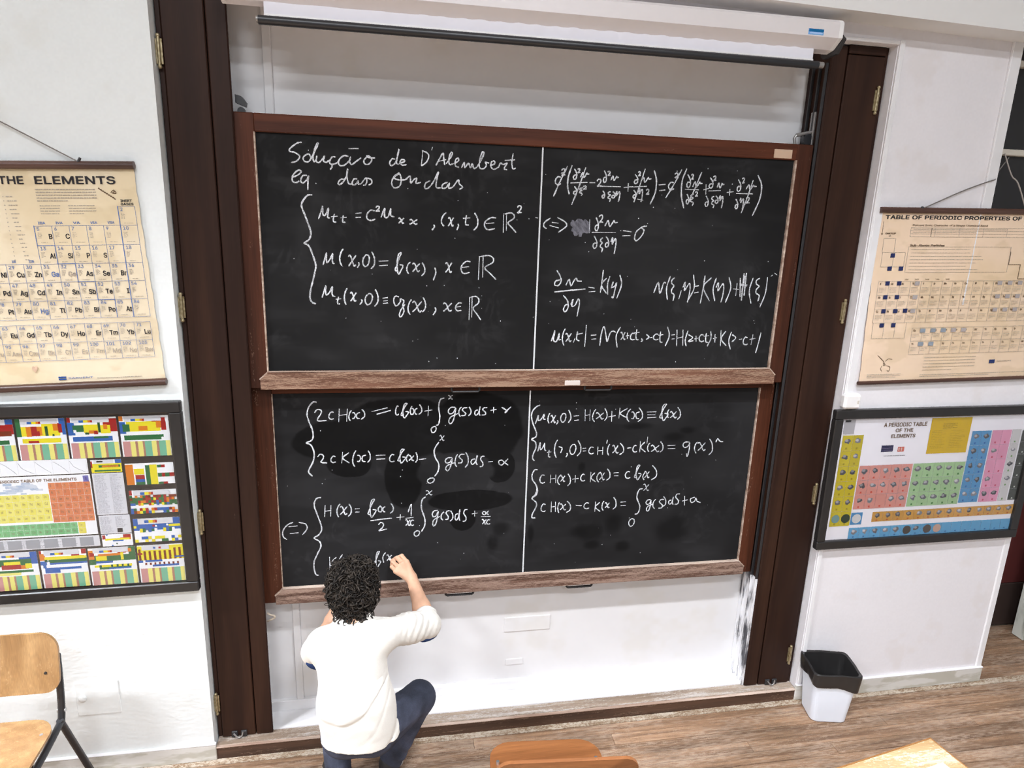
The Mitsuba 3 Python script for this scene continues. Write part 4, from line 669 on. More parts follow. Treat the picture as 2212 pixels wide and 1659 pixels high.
ROWS = {1: {18: (2, '')}, 2: {13: (5, 'B'), 14: (6, 'C'), 15: (7, ''), 16: (8, ''), 17: (9, ''), 18: (10, '')}, 3: {13: (13, 'Al'), 14: (14, 'Si'), 15: (15, 'P'), 16: (16, 'S'), 17: (17, ''), 18: (18, '')},
        4: {9: (27, 'Co'), 10: (28, 'Ni'), 11: (29, 'Cu'), 12: (30, 'Zn'), 13: (31, 'Ga'), 14: (32, 'Ge'), 15: (33, 'As'), 16: (34, 'Se'), 17: (35, 'Br'), 18: (36, '')},
        5: {9: (45, 'Rh'), 10: (46, 'Pd'), 11: (47, 'Ag'), 12: (48, 'Cd'), 13: (49, 'In'), 14: (50, 'Sn'), 15: (51, 'Sb'), 16: (52, 'Te'), 17: (53, 'I'), 18: (54, '')},
        6: {9: (77, 'Ir'), 10: (78, 'Pt'), 11: (79, 'Au'), 12: (80, 'Hg'), 13: (81, 'Tl'), 14: (82, 'Pb'), 15: (83, 'Bi'), 16: (84, 'Po'), 17: (85, 'At'), 18: (86, '')}}
LAN = ['Nd', 'Pm', 'Sm', 'Eu', 'Gd', 'Tb', 'Dy', 'Ho', 'Er', 'Tm', 'Yb', 'Lu']
ACT = ['U', 'Np', 'Pu', 'Am', 'Cm', 'Bk', 'Cf', 'Es', 'Fm', 'Md', 'No', 'Bw']
nums, syms, blue_syms, pale_syms, prints, grid, heavy = [], [], [], [], [], [], []
LW = 0.0009
def cell(xr, zt, w, h, num, sym, pale=False):
    nums.append(text(str(num), 0.0118, xr - w + 0.006, zt - 0.0155, Y0, 0.95))
    if sym:
        (blue_syms if sym in ('Ga', 'Hg') else pale_syms if pale or sym == 'Ge' else syms).append(ends(sym, xr - 0.003, zt - 0.0435, 0.0165, Y0, not pale, 0.84))
    prints.extend(small_print(xr - w + 0.007, xr - w + 0.020, zt - 0.024, 5, Y0, 0.0013, 0.0042))
    prints.extend(small_print(xr - w + 0.014, xr - 0.006, zt - 0.0565, 1, Y0, 0.0015))
    grid.extend([plate(xr - w - LW / 2, zt - h, xr - w + LW / 2, zt, Y0, 0.0004), plate(xr - w, zt - LW / 2, xr, zt + LW / 2, Y0, 0.0004), plate(xr - LW / 2, zt - h, xr + LW / 2, zt, Y0, 0.0004), plate(xr - w, zt - h - LW / 2, xr, zt - h + LW / 2, Y0, 0.0004)])
for per, cells in ROWS.items():
    for gcol, (num, sym) in cells.items():
        cell(GX(gcol), RT[per], P_, RT[per] - RT[per + 1], num, sym)
for k in range(12):
    xr = -0.8695 - (11 - k) * P_
    cell(xr, 1.9265, P_, 0.066, 60 + k, LAN[k])
    cell(xr, 1.8605, P_, 0.064, 92 + k, ACT[k], True)
def hline(x0, x1, z, w=0.0022): heavy.append(plate(x0 - w / 2, z - w / 2, x1 + w / 2, z + w / 2, Y0 - 0.0003, 0.0004))
def vline(x, z0, z1, w=0.0022): heavy.append(plate(x - w / 2, z0 - w / 2, x + w / 2, z1 + w / 2, Y0 - 0.0003, 0.0004))
for k, gcol in enumerate((12, 13, 14, 15, 16)):      # the staircase between metals and non-metals
    vline(GX(gcol), RT[k + 3], RT[k + 2])
    if k < 4:
        hline(GX(gcol), GX(gcol + 1), RT[k + 3])
vline(GX(17), RT[7], RT[1], 0.0026)
obj('number_lettering', join(nums), 'ink_blue', t)
obj('symbol_lettering', join(syms), 'ink_black', t)
obj('symbol_lettering', join(blue_syms), 'ink_blue', t, label='blue symbols Ga and Hg')
obj('symbol_lettering', join(pale_syms), 'ink_grey', t, label='pale faded symbols')
obj('grid_marking', join(grid), 'ink_blue', t)
obj('heavy_marking', join(heavy), 'ink_blue', t)
heads = [fit(s, GX(g) - 0.040, GX(g) - 0.018, 2.2725, 0.0075, Y0, True) for g, s in ((13, 'IIIA'), (14, 'IVA'), (15, 'VA'), (16, 'VIA'), (17, 'VIIA'))] + [fit('IB', GX(11) - 0.034, GX(11) - 0.022, 2.144, 0.0075, Y0, True), fit('IIB', GX(12) - 0.036, GX(12) - 0.020, 2.144, 0.0075, Y0, True)]
obj('group_lettering', join(heads), 'ink_blue', t)
obj('heading_lettering', join([fit('INERT', -0.908, -0.872, 2.345, 0.0075, Y0, True), fit('GASES', -0.909, -0.868, 2.334, 0.0075, Y0, True)]), 'ink_black', t)
prints += small_print(-1.169, -0.982, 2.385, 5, Y0, 0.0030, 0.0093) + small_print(-1.164, -1.10, 2.332, 4, Y0, 0.0024, 0.0088) + small_print(-1.075, -0.99, 2.332, 4, Y0, 0.0024, 0.0088)
for k in range(16):
    prints += small_print(-1.262 + 0.0016 * k, -1.226 + pr.uniform(0, 0.012), 2.362 - 0.0140 * k, 1, Y0, 0.0030)
    prints += small_print(-1.272, -1.268, 2.362 - 0.0140 * k, 1, Y0, 0.0030)
prints += small_print(-1.075, -0.90, 1.7245, 1, Y0, 0.0020)
obj('small_print', join(prints), 'ink_grey', t)
painted(t, 'logo', [(plate(-1.2025, 1.7310, -1.1775, 1.7365, Y0), lin(58, 84, 140)), (plate(-1.2025, 1.7235, -1.1775, 1.7290, Y0), lin(58, 84, 140))], 'blue two-bar emblem')
obj('maker_lettering', join([fit('SARGENT', -1.170, -1.088, 1.7265, 0.0062, Y0)]), 'ink_blue', t)
hs = []
for a in np.linspace(0, 2 * np.pi, 24, endpoint=False):
    hs.append((-1.2735 + 0.0092 * math.sin(a) ** 3, 1.768 + 0.0009 * (13 * math.cos(a) - 5 * math.cos(2 * a) - 2 * math.cos(3 * a) - math.cos(4 * a))))
obj('heart_stain', prism(hs, Y0 - 0.0006, Y0, 'y'), 'label_card', t, label='brown heart-shaped stain')
sc = [stroke([(-0.973 + 0.003 * k, 2.389 - 0.0022 * k + 0.004 * (k % 2)) for k in range(18)], 0.0013, Y0), stroke([(-0.935, 2.376), (-0.925, 2.384), (-0.918, 2.374), (-0.930, 2.374), (-0.921, 2.381)], 0.0013, Y0)]
obj('pen_marking', join(sc), 'ink_brown', t)
obj('cord', join([tube([(-1.015, -0.020, 2.474), (-1.33, -0.012, 2.655), (-1.45, -0.006, 2.72)], 0.0022, 6), tube([(-1.45, -0.006, 2.72), (-1.9, -0.02, 2.474)], 0.0022, 6)]), 'cord_fibre', t, smooth=True)
obj('eyelet', tube([(-1.019, -0.022, 2.474), (-1.010, -0.022, 2.4885)], 0.0045, 8), 'dark_metal', t, smooth=40)
XF = None

# ---- right wall chart
XF = tilt(0.022, 2.06, 2.05)
t = thing('wall_chart', 'yellowed wall chart of periodic properties hanging by a cord on the right wall', 'wall chart')
zz = np.linspace(1.672, 2.420, n)
yv = CY + 0.001 * np.sin((zz - 1.7) * 8)
edge = 2.0395 + 0.0012 * np.sin(zz * 55) + 0.0007 * np.sin(zz * 190) + 0.018 * (2.42 - zz) / 0.75
v = np.vstack([np.c_[edge, yv, zz], np.c_[np.full(n, 3.28), yv, zz], np.c_[edge, yv + 0.001, zz], np.c_[np.full(n, 3.28), yv + 0.001, zz]])
q = np.vstack([np.stack([i, i + n, i + n + 1, i + 1], 1), np.stack([i + 2 * n, i + 2 * n + 1, i + 3 * n + 1, i + 3 * n], 1), np.stack([i + 2 * n, i, i + 1, i + 2 * n + 1], 1)])
obj('sheet', trimesh.Trimesh(v, np.vstack([q[:, [0, 1, 2]], q[:, [0, 2, 3]]]), process=False), 'aged_paper_right', t)
obj('top_roller', tube([(2.035, -0.0165, 2.418), (3.30, -0.0165, 2.418)], 0.0125, 14), 'roller_wood', t, smooth=40)
obj('bottom_roller', tube([(2.0475, -0.0165, 1.665), (3.30, -0.0165, 1.665)], 0.0085, 14), 'roller_wood', t, smooth=40)
obj('title_lettering', join([fit('TABLE OF PERIODIC PROPERTIES OF', 2.067, 2.742, 2.3815, 0.0150, Y0, True), fit('THE ELEMENTS', 2.78, 3.05, 2.3815, 0.0150, Y0, True)]), 'ink_black', t)
obj('heading_lettering', join([fit('Percent Ionic Character of a Single Chemical Bond', 2.204, 2.575, 2.353, 0.0075, Y0), fit('Sub-Atomic Particles', 2.206, 2.376, 2.268, 0.0085, Y0, True), fit('GROUP', 2.078, 2.128, 2.318, 0.0065, Y0, True), fit('IA', 2.096, 2.106, 2.308, 0.0055, Y0)] + [fit(s, 2.205 + 0.0515 * k, 2.224 + 0.0515 * k, 2.124, 0.0045, Y0) for k, s in enumerate(('IIIB', 'IVB', 'VB', 'VIB', 'VIIB'))]), 'ink_brown', t)
grid, prints, syms = [], [], []
def ruled(x0, z0, x1, z1, nx, nz):
    for k in range(nx + 1):
        x = x0 + (x1 - x0) * k / nx
        grid.append(plate(x - 0.0005, z0, x + 0.0005, z1, Y0, 0.0004))
    for k in range(nz + 1):
        z = z0 + (z1 - z0) * k / nz
        grid.append(plate(x0, z - 0.0005, x1, z + 0.0005, Y0, 0.0004))
ruled(2.078, 2.180, 2.1895, 2.242, 2, 1); ruled(2.075, 2.242, 2.132, 2.300, 1, 1); ruled(2.080, 1.936, 3.03, 2.118, 18, 3); ruled(2.084, 1.866, 2.250, 1.936, 3, 1); ruled(2.284, 1.790, 3.02, 1.911, 14, 2); ruled(2.200, 2.156, 2.716, 2.266, 1, 1); ruled(2.198, 2.308, 2.80, 2.346, 5, 3)
syma = {2.1035: 'K Ca Sc Ti V Cr Mn Fe Co Ni Cu Zn Ga Ge As Se Br Kr', 2.0435: 'Rb Sr Y Zr Nb Mo Tc Ru Rh Pd Ag Cd In Sn Sb Te I Xe', 1.983: 'Cs Ba La Hf Ta W Re Os Ir Pt Au Hg Tl Pb Bi Po At Rn'}
for z, row_ in syma.items():
    for k, s in enumerate(row_.split()):
        x = 2.080 + 0.0528 * k
        syms.append(text(s, 0.0085, x + 0.008, z, Y0, 0.8, True))
        prints += small_print(x + 0.006, x + 0.042, z - 0.014, 4, Y0, 0.0013, 0.0065)
for r_, (z, names) in enumerate(((1.895, 'Ce Pr Nd Pm Sm Eu Gd Tb Dy Ho Er Tm Yb Lu'), (1.834, 'Th Pa U Np Pu Am Cm Bk Cf Es Fm Md No Lw'))):
    for k, s in enumerate(names.split()):
        x = 2.284 + 0.0526 * k
        syms.append(text(s, 0.0085, x + 0.006, z, Y0, 0.8, r_ == 0))
        prints += small_print(x + 0.006, x + 0.040, z - 0.012, 3, Y0, 0.0013, 0.0075)
obj('symbol_lettering', join(syms), 'ink_brown', t)
for k in range(7):
    prints += small_print(2.215, 2.70, 2.254 - 0.0145 * k, 1, Y0, 0.0017)
prints += small_print(2.21, 2.78, 2.339, 1, Y0, 0.0018) + small_print(2.21, 2.78, 2.326, 1, Y0, 0.0018) + small_print(2.37, 2.64, 1.772, 5, Y0, 0.0018, 0.0145) + small_print(2.09, 2.26, 1.700, 3, Y0, 0.0018, 0.007) + small_print(2.36, 3.0, 1.692, 2, Y0, 0.0018, 0.008)
obj('small_print', join(prints), 'ink_grey', t)
obj('grid_marking', join(grid), 'ink_grey', t)
nav, pal = lin(48, 54, 92), lin(168, 160, 158)
sq = [(plate(x, z - 0.018, x + 0.0205, z, Y0 - 0.0004), nav) for x, z in ((2.1185, 2.238), (2.1125, 2.182), (2.168, 2.182), (2.1135, 2.1185), (2.171, 2.1185), (2.113, 2.0585), (2.170, 2.0585), (2.1145, 1.997), (2.1725, 1.997), (2.2215, 1.998), (2.116, 1.934), (2.174, 1.934))]
for k in (3, 11, 12, 13):
    for z in (2.1185, 2.0585, 1.998):
        if pr.random() < 0.85:
            sq.append((plate(2.080 + 0.0528 * k + 0.020, z - 0.019, 2.080 + 0.0528 * k + 0.044, z - 0.002, Y0 - 0.0004), pal))
for k, z in ((1, 1.911), (2, 1.911), (3, 1.911), (4, 1.911), (5, 1.911), (1, 1.85), (2, 1.85)):
    sq.append((plate(2.284 + 0.0526 * k - 0.012, z - 0.022, 2.284 + 0.0526 * k + 0.014, z - 0.004, Y0 - 0.0004), lin(140, 148, 158) if k < 4 else pal))
sq.append((plate(2.716, 1.738, 2.745, 1.755, Y0 - 0.0004), lin(52, 62, 104)))
painted(t, 'colour_print', sq, 'navy and grey squares')
obj('maker_lettering', fit('SARGENT', 2.757, 2.836, 1.744, 0.006, Y0), 'ink_grey', t)
heavy = []
for x0, z0, x1, z1 in ((2.718, 2.189, 2.720, 2.245), (2.718, 2.188, 2.782, 2.190), (2.780, 2.126, 2.782, 2.190), (2.780, 2.125, 2.83, 2.127), (2.2985, 2.308, 2.3000, 2.346)):
    heavy.append(plate(x0, z0, x1, z1, Y0 - 0.0004))
sk = [stroke(p, 0.0011, Y0) for p in ([(2.13, 1.79), (2.16, 1.765), (2.17, 1.755)], [(2.165, 1.755), (2.175, 1.745), (2.168, 1.742), (2.165, 1.755)], [(2.172, 1.760), (2.185, 1.772), (2.205, 1.770)], [(2.160, 1.742), (2.155, 1.728), (2.162, 1.715)], [(2.18, 1.742), (2.20, 1.735), (2.198, 1.715), (2.186, 1.72)])]
heavy += [plate(2.0615, 2.322, 2.0625, 2.372, Y0), prism([(2.057, 2.3215), (2.067, 2.3215), (2.062, 2.3135)], Y0 - 0.0006, Y0, 'y')] + sk
obj('heavy_marking', join(heavy), 'ink_brown', t)
XF = None
obj('cord', tube(spline([(2.222, -0.020, 2.428), (2.40, -0.014, 2.505), (2.518, -0.014, 2.549), (2.560, -0.010, 2.562), (2.600, 0.035, 2.58), (2.66, 0.044, 2.66)], 5), 0.0026, 6), 'cord_fibre', t, smooth=True)
obj('cord', tube(spline([(2.635, 0.044, 2.675), (2.668, 0.020, 2.585), (2.690, 0.0, 2.55), (2.74, -0.02, 2.436)], 5), 0.0032, 6), 'cord_pale', t, smooth=True)
obj('eyelet', tube([(2.216, -0.021, 2.422), (2.222, -0.021, 2.436)], 0.006, 8), 'dark_metal', t, smooth=40)

# ---- framed posters
def frame(t, x0, x1, z0, z1, w, y=-0.032):
    for a, b, c, d in ((x0, x1, z1 - w, z1), (x0, x1, z0, z0 + w)):
        obj('frame', box(a, b, y, 0.0, c, d, 0.004), 'black_frame', t)
    for a, b in ((x0, x0 + w), (x1 - w, x1)):
        obj('frame', box(a, b, y + 0.0002, 0.0, z0 + w, z1 - w, 0.0035), 'black_frame', t)
    obj('backing', box(x0 + w * 0.5, x1 - w * 0.5, -0.013, -0.001, z0 + w * 0.5, z1 - w * 0.5), 'black_board', t)
    g = trimesh.Trimesh([(x0 + w * 0.8, -0.0205, z0 + w * 0.8), (x1 - w * 0.8, -0.0205, z0 + w * 0.8), (x1 - w * 0.8, -0.0205, z1 - w * 0.8), (x0 + w * 0.8, -0.0205, z1 - w * 0.8)], [[0, 1, 2], [0, 2, 3]], process=False)
    obj('glass_pane', g, 'pane_glass', t)
K = 0.66
def ink(r, g, b): return [c * K for c in lin(r, g, b)]
INK = dict(w=[c * 0.80 for c in lin(232, 236, 242)], y=ink(240, 228, 40), g=ink(32, 108, 62), d=ink(22, 78, 40), b=ink(38, 98, 180), r=ink(165, 22, 26), o=ink(222, 128, 30), n=ink(120, 40, 12), t=ink(120, 190, 160), p=ink(206, 150, 150), c=ink(178, 130, 110), l=ink(240, 235, 135), s=[c * 0.8 for c in lin(205, 208, 216)], v=ink(90, 60, 150), k=ink(40, 40, 44), q=ink(160, 165, 175))
SY = -0.0135
def sheet(t, rect, pats, label=None, base='w', more=()):
    x0, z0, x1, z1 = [a / 1000 for a in rect]
    s = obj('sheet', plate(x0, z0, x1, z1, SY, 0.0008), 'print_ink', t, label=label, color=np.tile(INK[base], (8, 1)))
    its = []
    for k, (c, u0, v0, u1, v1) in enumerate(pats):
        its.append((plate(x0 + (x1 - x0) * u0, z1 - (z1 - z0) * v1, x0 + (x1 - x0) * u1, z1 - (z1 - z0) * v0, SY - 0.0008 - 0.00004 * k, 0.0002), INK[c]))
    its += list(more)
    if its:
        painted(s, 'print', its)
    return s
def pat(s): return [(a.split()[0], *map(float, a.split()[1:])) for a in s.split(';') if a.strip()]
HEAD = 's .1 .0 .85 .13;b .24 .07 .33 .125;y .33 .07 .42 .125;o .42 .07 .47 .125;r .47 .07 .51 .125;'
STRIPES = lambda v: ''.join(f'{c} {a} {v} {b} 1;' for c, a, b in (('p', .03, .18), ('l', .18, .28), ('c', .28, .33), ('l', .33, .43), ('c', .43, .47), ('t', .47, .61), ('l', .61, .71), ('c', .71, .76), ('t', .76, .90), ('l', .90, .99)))
XF = tilt(0.012, -0.78, 1.22)
t = thing('framed_poster', 'large black frame with many small coloured periodic table sheets on the left wall', 'framed poster')
frame(t, -2.05, -0.779, 0.836, 1.628, 0.043)
T0 = pat('r 0 .1 1 .36;n 0 .28 .95 .40;b .8 0 1 .12;g .3 .5 .88 .6;' + HEAD + STRIPES(.62))
T1 = pat('y .1 .19 .88 .42;g 0 0 .1 .43;g .1 .0 .16 .1;o .2 .19 .3 .43;r .3 .19 .42 .42;o .42 .2 .52 .4;r .34 .30 .47 .42;y .52 .12 .75 .38;d .58 .19 .64 .42;o .75 .08 .85 .30;r .85 .12 .96 .35;b .88 0 1 .14;b .93 .14 1 .4;y .1 .48 .88 .585;r .22 .53 .43 .585;d .72 .38 .76 .43;' + HEAD + STRIPES(.62))
T2 = pat('r 0 0 .07 .12;b 0 .12 .14 .43;g .10 .19 .34 .35;y .32 .18 .62 .38;d .61 .13 .66 .38;o .42 .32 .60 .40;r .52 .34 .60 .42;r .72 .04 1 .20;r .86 .2 1 .36;y .66 .2 .86 .40;o .72 .18 .80 .30;w .11 .30 .17 .37;d .34 .37 .42 .42;b .08 .47 .88 .585;g .5 .47 .8 .52;' + HEAD + STRIPES(.62))
T3 = pat('y .14 .14 .82 .38;o 0 0 .08 .12;b 0 .14 .12 .43;g .06 .2 .2 .38;o .38 .25 .56 .36;r .66 .05 .93 .15;r .84 .14 .94 .36;o .74 .14 .84 .30;g .07 .47 .87 .59;w .82 .53 .87 .59;' + HEAD + STRIPES(.62))
sheet(t, (-1517, 1414, -1356, 1573), T0); sheet(t, (-1348, 1414, -1184, 1573), T1); sheet(t, (-1177, 1414, -1009, 1573), T2); sheet(t, (-1001, 1413, -829, 1573), T3)
sheet(t, (-1000, 1298, -829, 1385), pat('o 0 .05 .16 1;y .17 .25 .38 .52;r .19 .54 .38 .75;b .19 .74 .38 .88;g .19 .87 .38 1;g .41 .1 .5 1;y .5 .08 .65 1;g .66 .1 .74 .22;r .74 .1 .82 .22;g .66 .48 .74 .66;r .74 .48 .81 .66;g .81 .48 .90 .66;r .90 .48 1 .66;g .66 .9 .76 1;r .76 .9 .85 1'))
m_ = random.Random(4)
def mosaic(cols, nx, nz, v0, v1, cover=0.75):
    return [(m_.choice(cols), a / nx, v0 + (v1 - v0) * b / nz, (a + 1) / nx, v0 + (v1 - v0) * (b + 1) / nz) for a in range(nx) for b in range(nz) if m_.random() < cover]
sheet(t, (-998, 1179, -829, 1275), pat('r 0 0 .06 .2;g .05 .30 .95 .62;') + mosaic('ggrnbyo', 18, 4, .22, .66) + mosaic('bbbyonrg', 16, 2, .76, 1.0, .8) + pat(HEAD.replace('.13', '.2').replace('.125', '.19')))
sheet(t, (-997, 1057, -828, 1157), pat('b 0 0 1 .5;y 0 .3 .06 .4;w .46 .3 .5 .37;r .40 .28 .45 .36;y .75 .28 1 .38;g .3 .45 .45 .55;w .7 .26 .74 .34;' + HEAD.replace('.13', '.24').replace('.125', '.19')) + mosaic('ybgwy', 16, 1, .42, .58, .5) + mosaic('bgybyy', 14, 2, .76, 1.0, .6))
sheet(t, (-1117, 1354, -1011, 1405), pat('y 0 .3 1 1;r 0 .1 .05 .6;g .25 .42 .95 .6;o .35 .45 .9 .58;g .1 .8 .95 .92;s .1 0 .75 .3;k .2 .08 .4 .2;b .8 0 1 .3'))
fine = lambda x0, x1, z0, z1, gap: [(a, INK['q']) for k in range(int((z1 - z0) / gap)) for a in small_print(x0, x1, z1 - (k + 1) * gap, 1, SY - 0.0008, 0.0014)]
sheet(t, (-1118, 1181, -1010, 1351), (), 'grey sheet of fine print', 's', fine(-1.112, -1.062, 1.186, 1.347, 0.0042) + fine(-1.058, -1.014, 1.186, 1.347, 0.0042))
sheet(t, (-1116, 1101, -1006, 1178), pat('k .55 .72 .72 .95'), 'grey sheet of fine print', 's', fine(-1.112, -1.062, 1.105, 1.174, 0.0042) + fine(-1.058, -1.012, 1.125, 1.174, 0.0042))
sheet(t, (-1115, 1048, -1006, 1098), pat('r .02 .05 .12 .4;b .15 0 .2 .1;r .7 .05 .95 .3;o .6 .3 .95 .5;y .1 .35 .9 .5;b .35 .5 .7 .6;b .3 .9 .35 1;d .45 .75 .5 .85'))
x = -1.535
cur = []
for k in range(7):
    a0 = -1.535 + 0.058 * k
    cur.append((stroke([(a0 + 0.05 * u, 1.405 - 0.045 * u ** (0.5 + 0.4 * (k % 3))) for u in np.linspace(0, 1, 6)], 0.0007, SY - 0.0008), INK['q']))
    cur.append((plate(a0 + 0.055, 1.354, a0 + 0.056, 1.413, SY - 0.0008, 0.0002), INK['s']))
sheet(t, (-1535, 1354, -1128, 1413), (), 'pale strip of small graphs', 'w', cur)
cells, let = [], []
def grid_cells(x0, z0, x1, z1, rows_, c, c2=None):
    nr, nc = len(rows_), len(rows_[0].split())
    for a, r_ in enumerate(rows_):
        for b, s in enumerate(r_.split()):
            cx0, cz1 = x0 + (x1 - x0) * b / nc, z1 - (z1 - z0) * a / nr
            w, h = (x1 - x0) / nc, (z1 - z0) / nr
            cells.append((plate(cx0, cz1 - h, cx0 + w - 0.0008, cz1 - 0.0008, SY - 0.0010, 0.0002), c if (a + b) % 2 or c2 is None else c2))
            let.append(text(s, h * 0.36, cx0 + w * 0.22, cz1 - h * 0.62, SY - 0.0012, 0.62 if len(s) < 3 else 0.42, False, 0, 0.0002))
grid_cells(-1.272, 1.161, -1.128, 1.322, ['B C N O F Ne', 'Al Si P S Cl Ar', 'Ga Ge As Se Br Kr', 'In Sn Sb Te I Xe', 'Tl Pb Bi Po At Rn', 'Uut Uuq Uup Uuh Uus Uuo'], ink(215, 125, 80), ink(222, 138, 92))
grid_cells(-1.526, 1.167, -1.274, 1.279, ['Sc Ti V Cr Mn Fe Co Ni Cu Zn', 'Y Zr Nb Mo Tc Ru Rh Pd Ag Cd', 'La Hf Ta W Re Os Ir Pt Au Hg', 'Ac Unq Unp Unh Uns Uno Une Uun Uuu Uub'], ink(235, 228, 105), ink(240, 235, 125))
grid_cells(-1.497, 1.110, -1.192, 1.158, ['Ce Pr Nd Pm Sm Eu Gd Tb Dy Ho Er Tm Yb', 'Th Pa U Np Pu Am Cm Bk Cf Es Fm Md No'], ink(110, 185, 125), ink(125, 196, 138))
grid_cells(-1.190, 1.110, -1.164, 1.158, ['Lu', 'Lr'], ink(230, 222, 95))
cells += [(plate(-1.150, 1.320, -1.131, 1.345, SY - 0.001, 0.0002), ink(110, 110, 185)), (plate(-1.143, 1.327, -1.137, 1.339, SY - 0.0013, 0.0002), ink(75, 70, 150))]
for k in range(40):
    a, b = m_.uniform(-1.50, -1.30), m_.uniform(1.282, 1.322)
    w = m_.uniform(0.006, 0.022)
    cells.append((prism(Polygon([(a + w * math.cos(u), b + 0.35 * w * math.sin(u) + 0.1 * w * math.sin(3 * u)) for u in np.linspace(0, 6.28, 10, endpoint=False)]), SY - 0.0011, SY - 0.0009, 'y'), ink(*m_.choice([(190, 205, 228), (215, 224, 238), (176, 196, 222), (205, 218, 235)]))))
s = sheet(t, (-1544, 1103, -1125, 1350), (), 'main periodic table sheet in yellow, orange and green', 'w', cells)
let.append(fit('PERIODIC TABLE OF THE ELEMENTS', -1.440, -1.172, 1.3275, 0.0105, SY - 0.001, True))
obj('lettering', join(let), 'ink_brown', s)
sheet(t, (-1580, 1053, -1123, 1098), [('q', .03 + .0717 * k * 1.9, .12, .03 + .0717 * k * 1.9 + .105, .92) for k in range(7)], 'pale strip of grey text blocks', 's', fine(-1.575, -1.13, 1.056, 1.095, 0.0040))
B1 = pat('b .6 0 1 .32;b 0 0 .1 .32;g .1 .18 .86 .36;y .26 .24 .62 .36;r .2 .32 .62 .44;o .62 .34 .78 .44;y .72 .3 .86 .43;g .12 .47 .88 .53;l .12 .53 .6 .6;' + HEAD + STRIPES(.62))
B2 = pat('b 0 .28 1 .38;r 0 0 .05 .1;o 0 .08 .12 .26;g .18 .22 1 .33;y .1 .17 .95 .25;r .68 .06 .85 .17;r .9 0 1 .13;y .8 .18 1 .24;d .1 .24 .16 .3;b .05 .35 .12 .46;b .08 .46 .86 .52;b .08 .52 .4 .60;w .14 .30 .2 .4;' + HEAD + STRIPES(.62))
B3 = pat('g .0 .2 1 .36;o 0 .06 .12 .3;r .02 .12 .12 .22;y .15 .22 .38 .34;o .2 .16 .7 .22;g .86 0 1 .3;r .62 .07 .8 .16;o .8 .04 .92 .14;b .12 .36 .5 .41;y .68 .14 .74 .34;g 0 .36 .14 .44;y .1 .46 .9 .52;g .2 .52 .88 .58;b .4 .54 .88 .58;d .2 .46 .25 .52;d .45 .46 .49 .52;d .57 .46 .61 .52;d .68 .46 .72 .52;d .8 .46 .84 .52;' + HEAD + STRIPES(.62))
B4 = pat('y 0 .02 1 .40;' + ''.join(f'n {.02 + .11 * k} {.16 if k not in (0, 7, 8) else .1} {.07 + .11 * k} .40;' for k in range(9)) + 'r 0 .2 .1 .25;b .0 .40 .1 .46;b .15 .40 .52 .45;b .8 .32 1 .36;' + ''.join(f'n {.14 + .1 * k} .47 {.18 + .1 * k} .53;' for k in range(8)) + 'b .3 .53 .88 .58;s .1 0 .7 .13;b .35 .05 .4 .1;r .47 .05 .52 .1;' + STRIPES(.62))
sheet(t, (-1508, 886, -1350, 1045), B1); sheet(t, (-1342, 886, -1178, 1045), B2); sheet(t, (-1171, 884, -1003, 1043), B3); sheet(t, (-995, 882, -828, 1043), B4)
XF = None

XF = tilt(0.006, 1.97, 1.2)
t = thing('framed_poster', 'black framed periodic table poster with photographed samples on the right wall', 'framed poster')
frame(t, 1.966, 3.080, 0.850, 1.541, 0.042)
W0 = [c * 0.86 for c in lin(238, 236, 243)]
x0s, x1s, z0s, z1s = 2.004, 3.042, 0.889, 1.503
nx, nz = 40, 24
gx, gz = np.meshgrid(np.linspace(x0s, x1s, nx), np.linspace(z0s, z1s, nz))
crease = lambda x, z: 0.0016 * np.exp(-((z - 1.345 + 0.04 * (x - 2.5)) / 0.012) ** 2) + 0.0014 * np.exp(-((z - 1.20) / 0.012) ** 2) + 0.0014 * np.exp(-((z - 1.036) / 0.012) ** 2) + 0.0012 * np.exp(-((x - 2.26) / 0.01) ** 2)
v = np.c_[gx.ravel(), SY - 0.0008 - crease(gx, gz).ravel(), gz.ravel()]
i, j = np.meshgrid(np.arange(nz - 1), np.arange(nx - 1), indexing='ij')
q = np.stack([i * nx + j, i * nx + j + 1, (i + 1) * nx + j + 1, (i + 1) * nx + j], -1).reshape(-1, 4)
s = obj('sheet', trimesh.Trimesh(v, np.vstack([q[:, [0, 1, 2]], q[:, [0, 2, 3]]]), process=False), 'print_ink', t, smooth=True, color=np.tile(W0, (len(v), 1)), label='creased white poster sheet')
PY = SY - 0.0027
cells, blobs = [], []
def sample(cx, cz, r, dark=True):
    a = pr.uniform(0, 6)
    pts = [(cx + r * (0.75 + pr.uniform(-.3, .3)) * math.cos(u), cz + r * 0.8 * (0.75 + pr.uniform(-.3, .3)) * math.sin(u)) for u in np.linspace(0, 6.28, 11, endpoint=False)]
    g_ = pr.randint(70, 150)
    c = ink(g_, g_, g_ + 8)
    blobs.append((prism(Polygon(pts).buffer(0), PY - 0.0006, PY - 0.0003, 'y'), c))
    pts = [(cx - 0.2 * r + 0.45 * r * math.cos(u) * (1 + pr.uniform(-.3, .3)), cz + 0.2 * r + 0.35 * r * math.sin(u)) for u in np.linspace(0, 6.28, 8, endpoint=False)]
    blobs.append((prism(Polygon(pts).buffer(0), PY - 0.0009, PY - 0.0006, 'y'), ink(min(255, g_ + 75), min(255, g_ + 72), min(255, g_ + 78))))
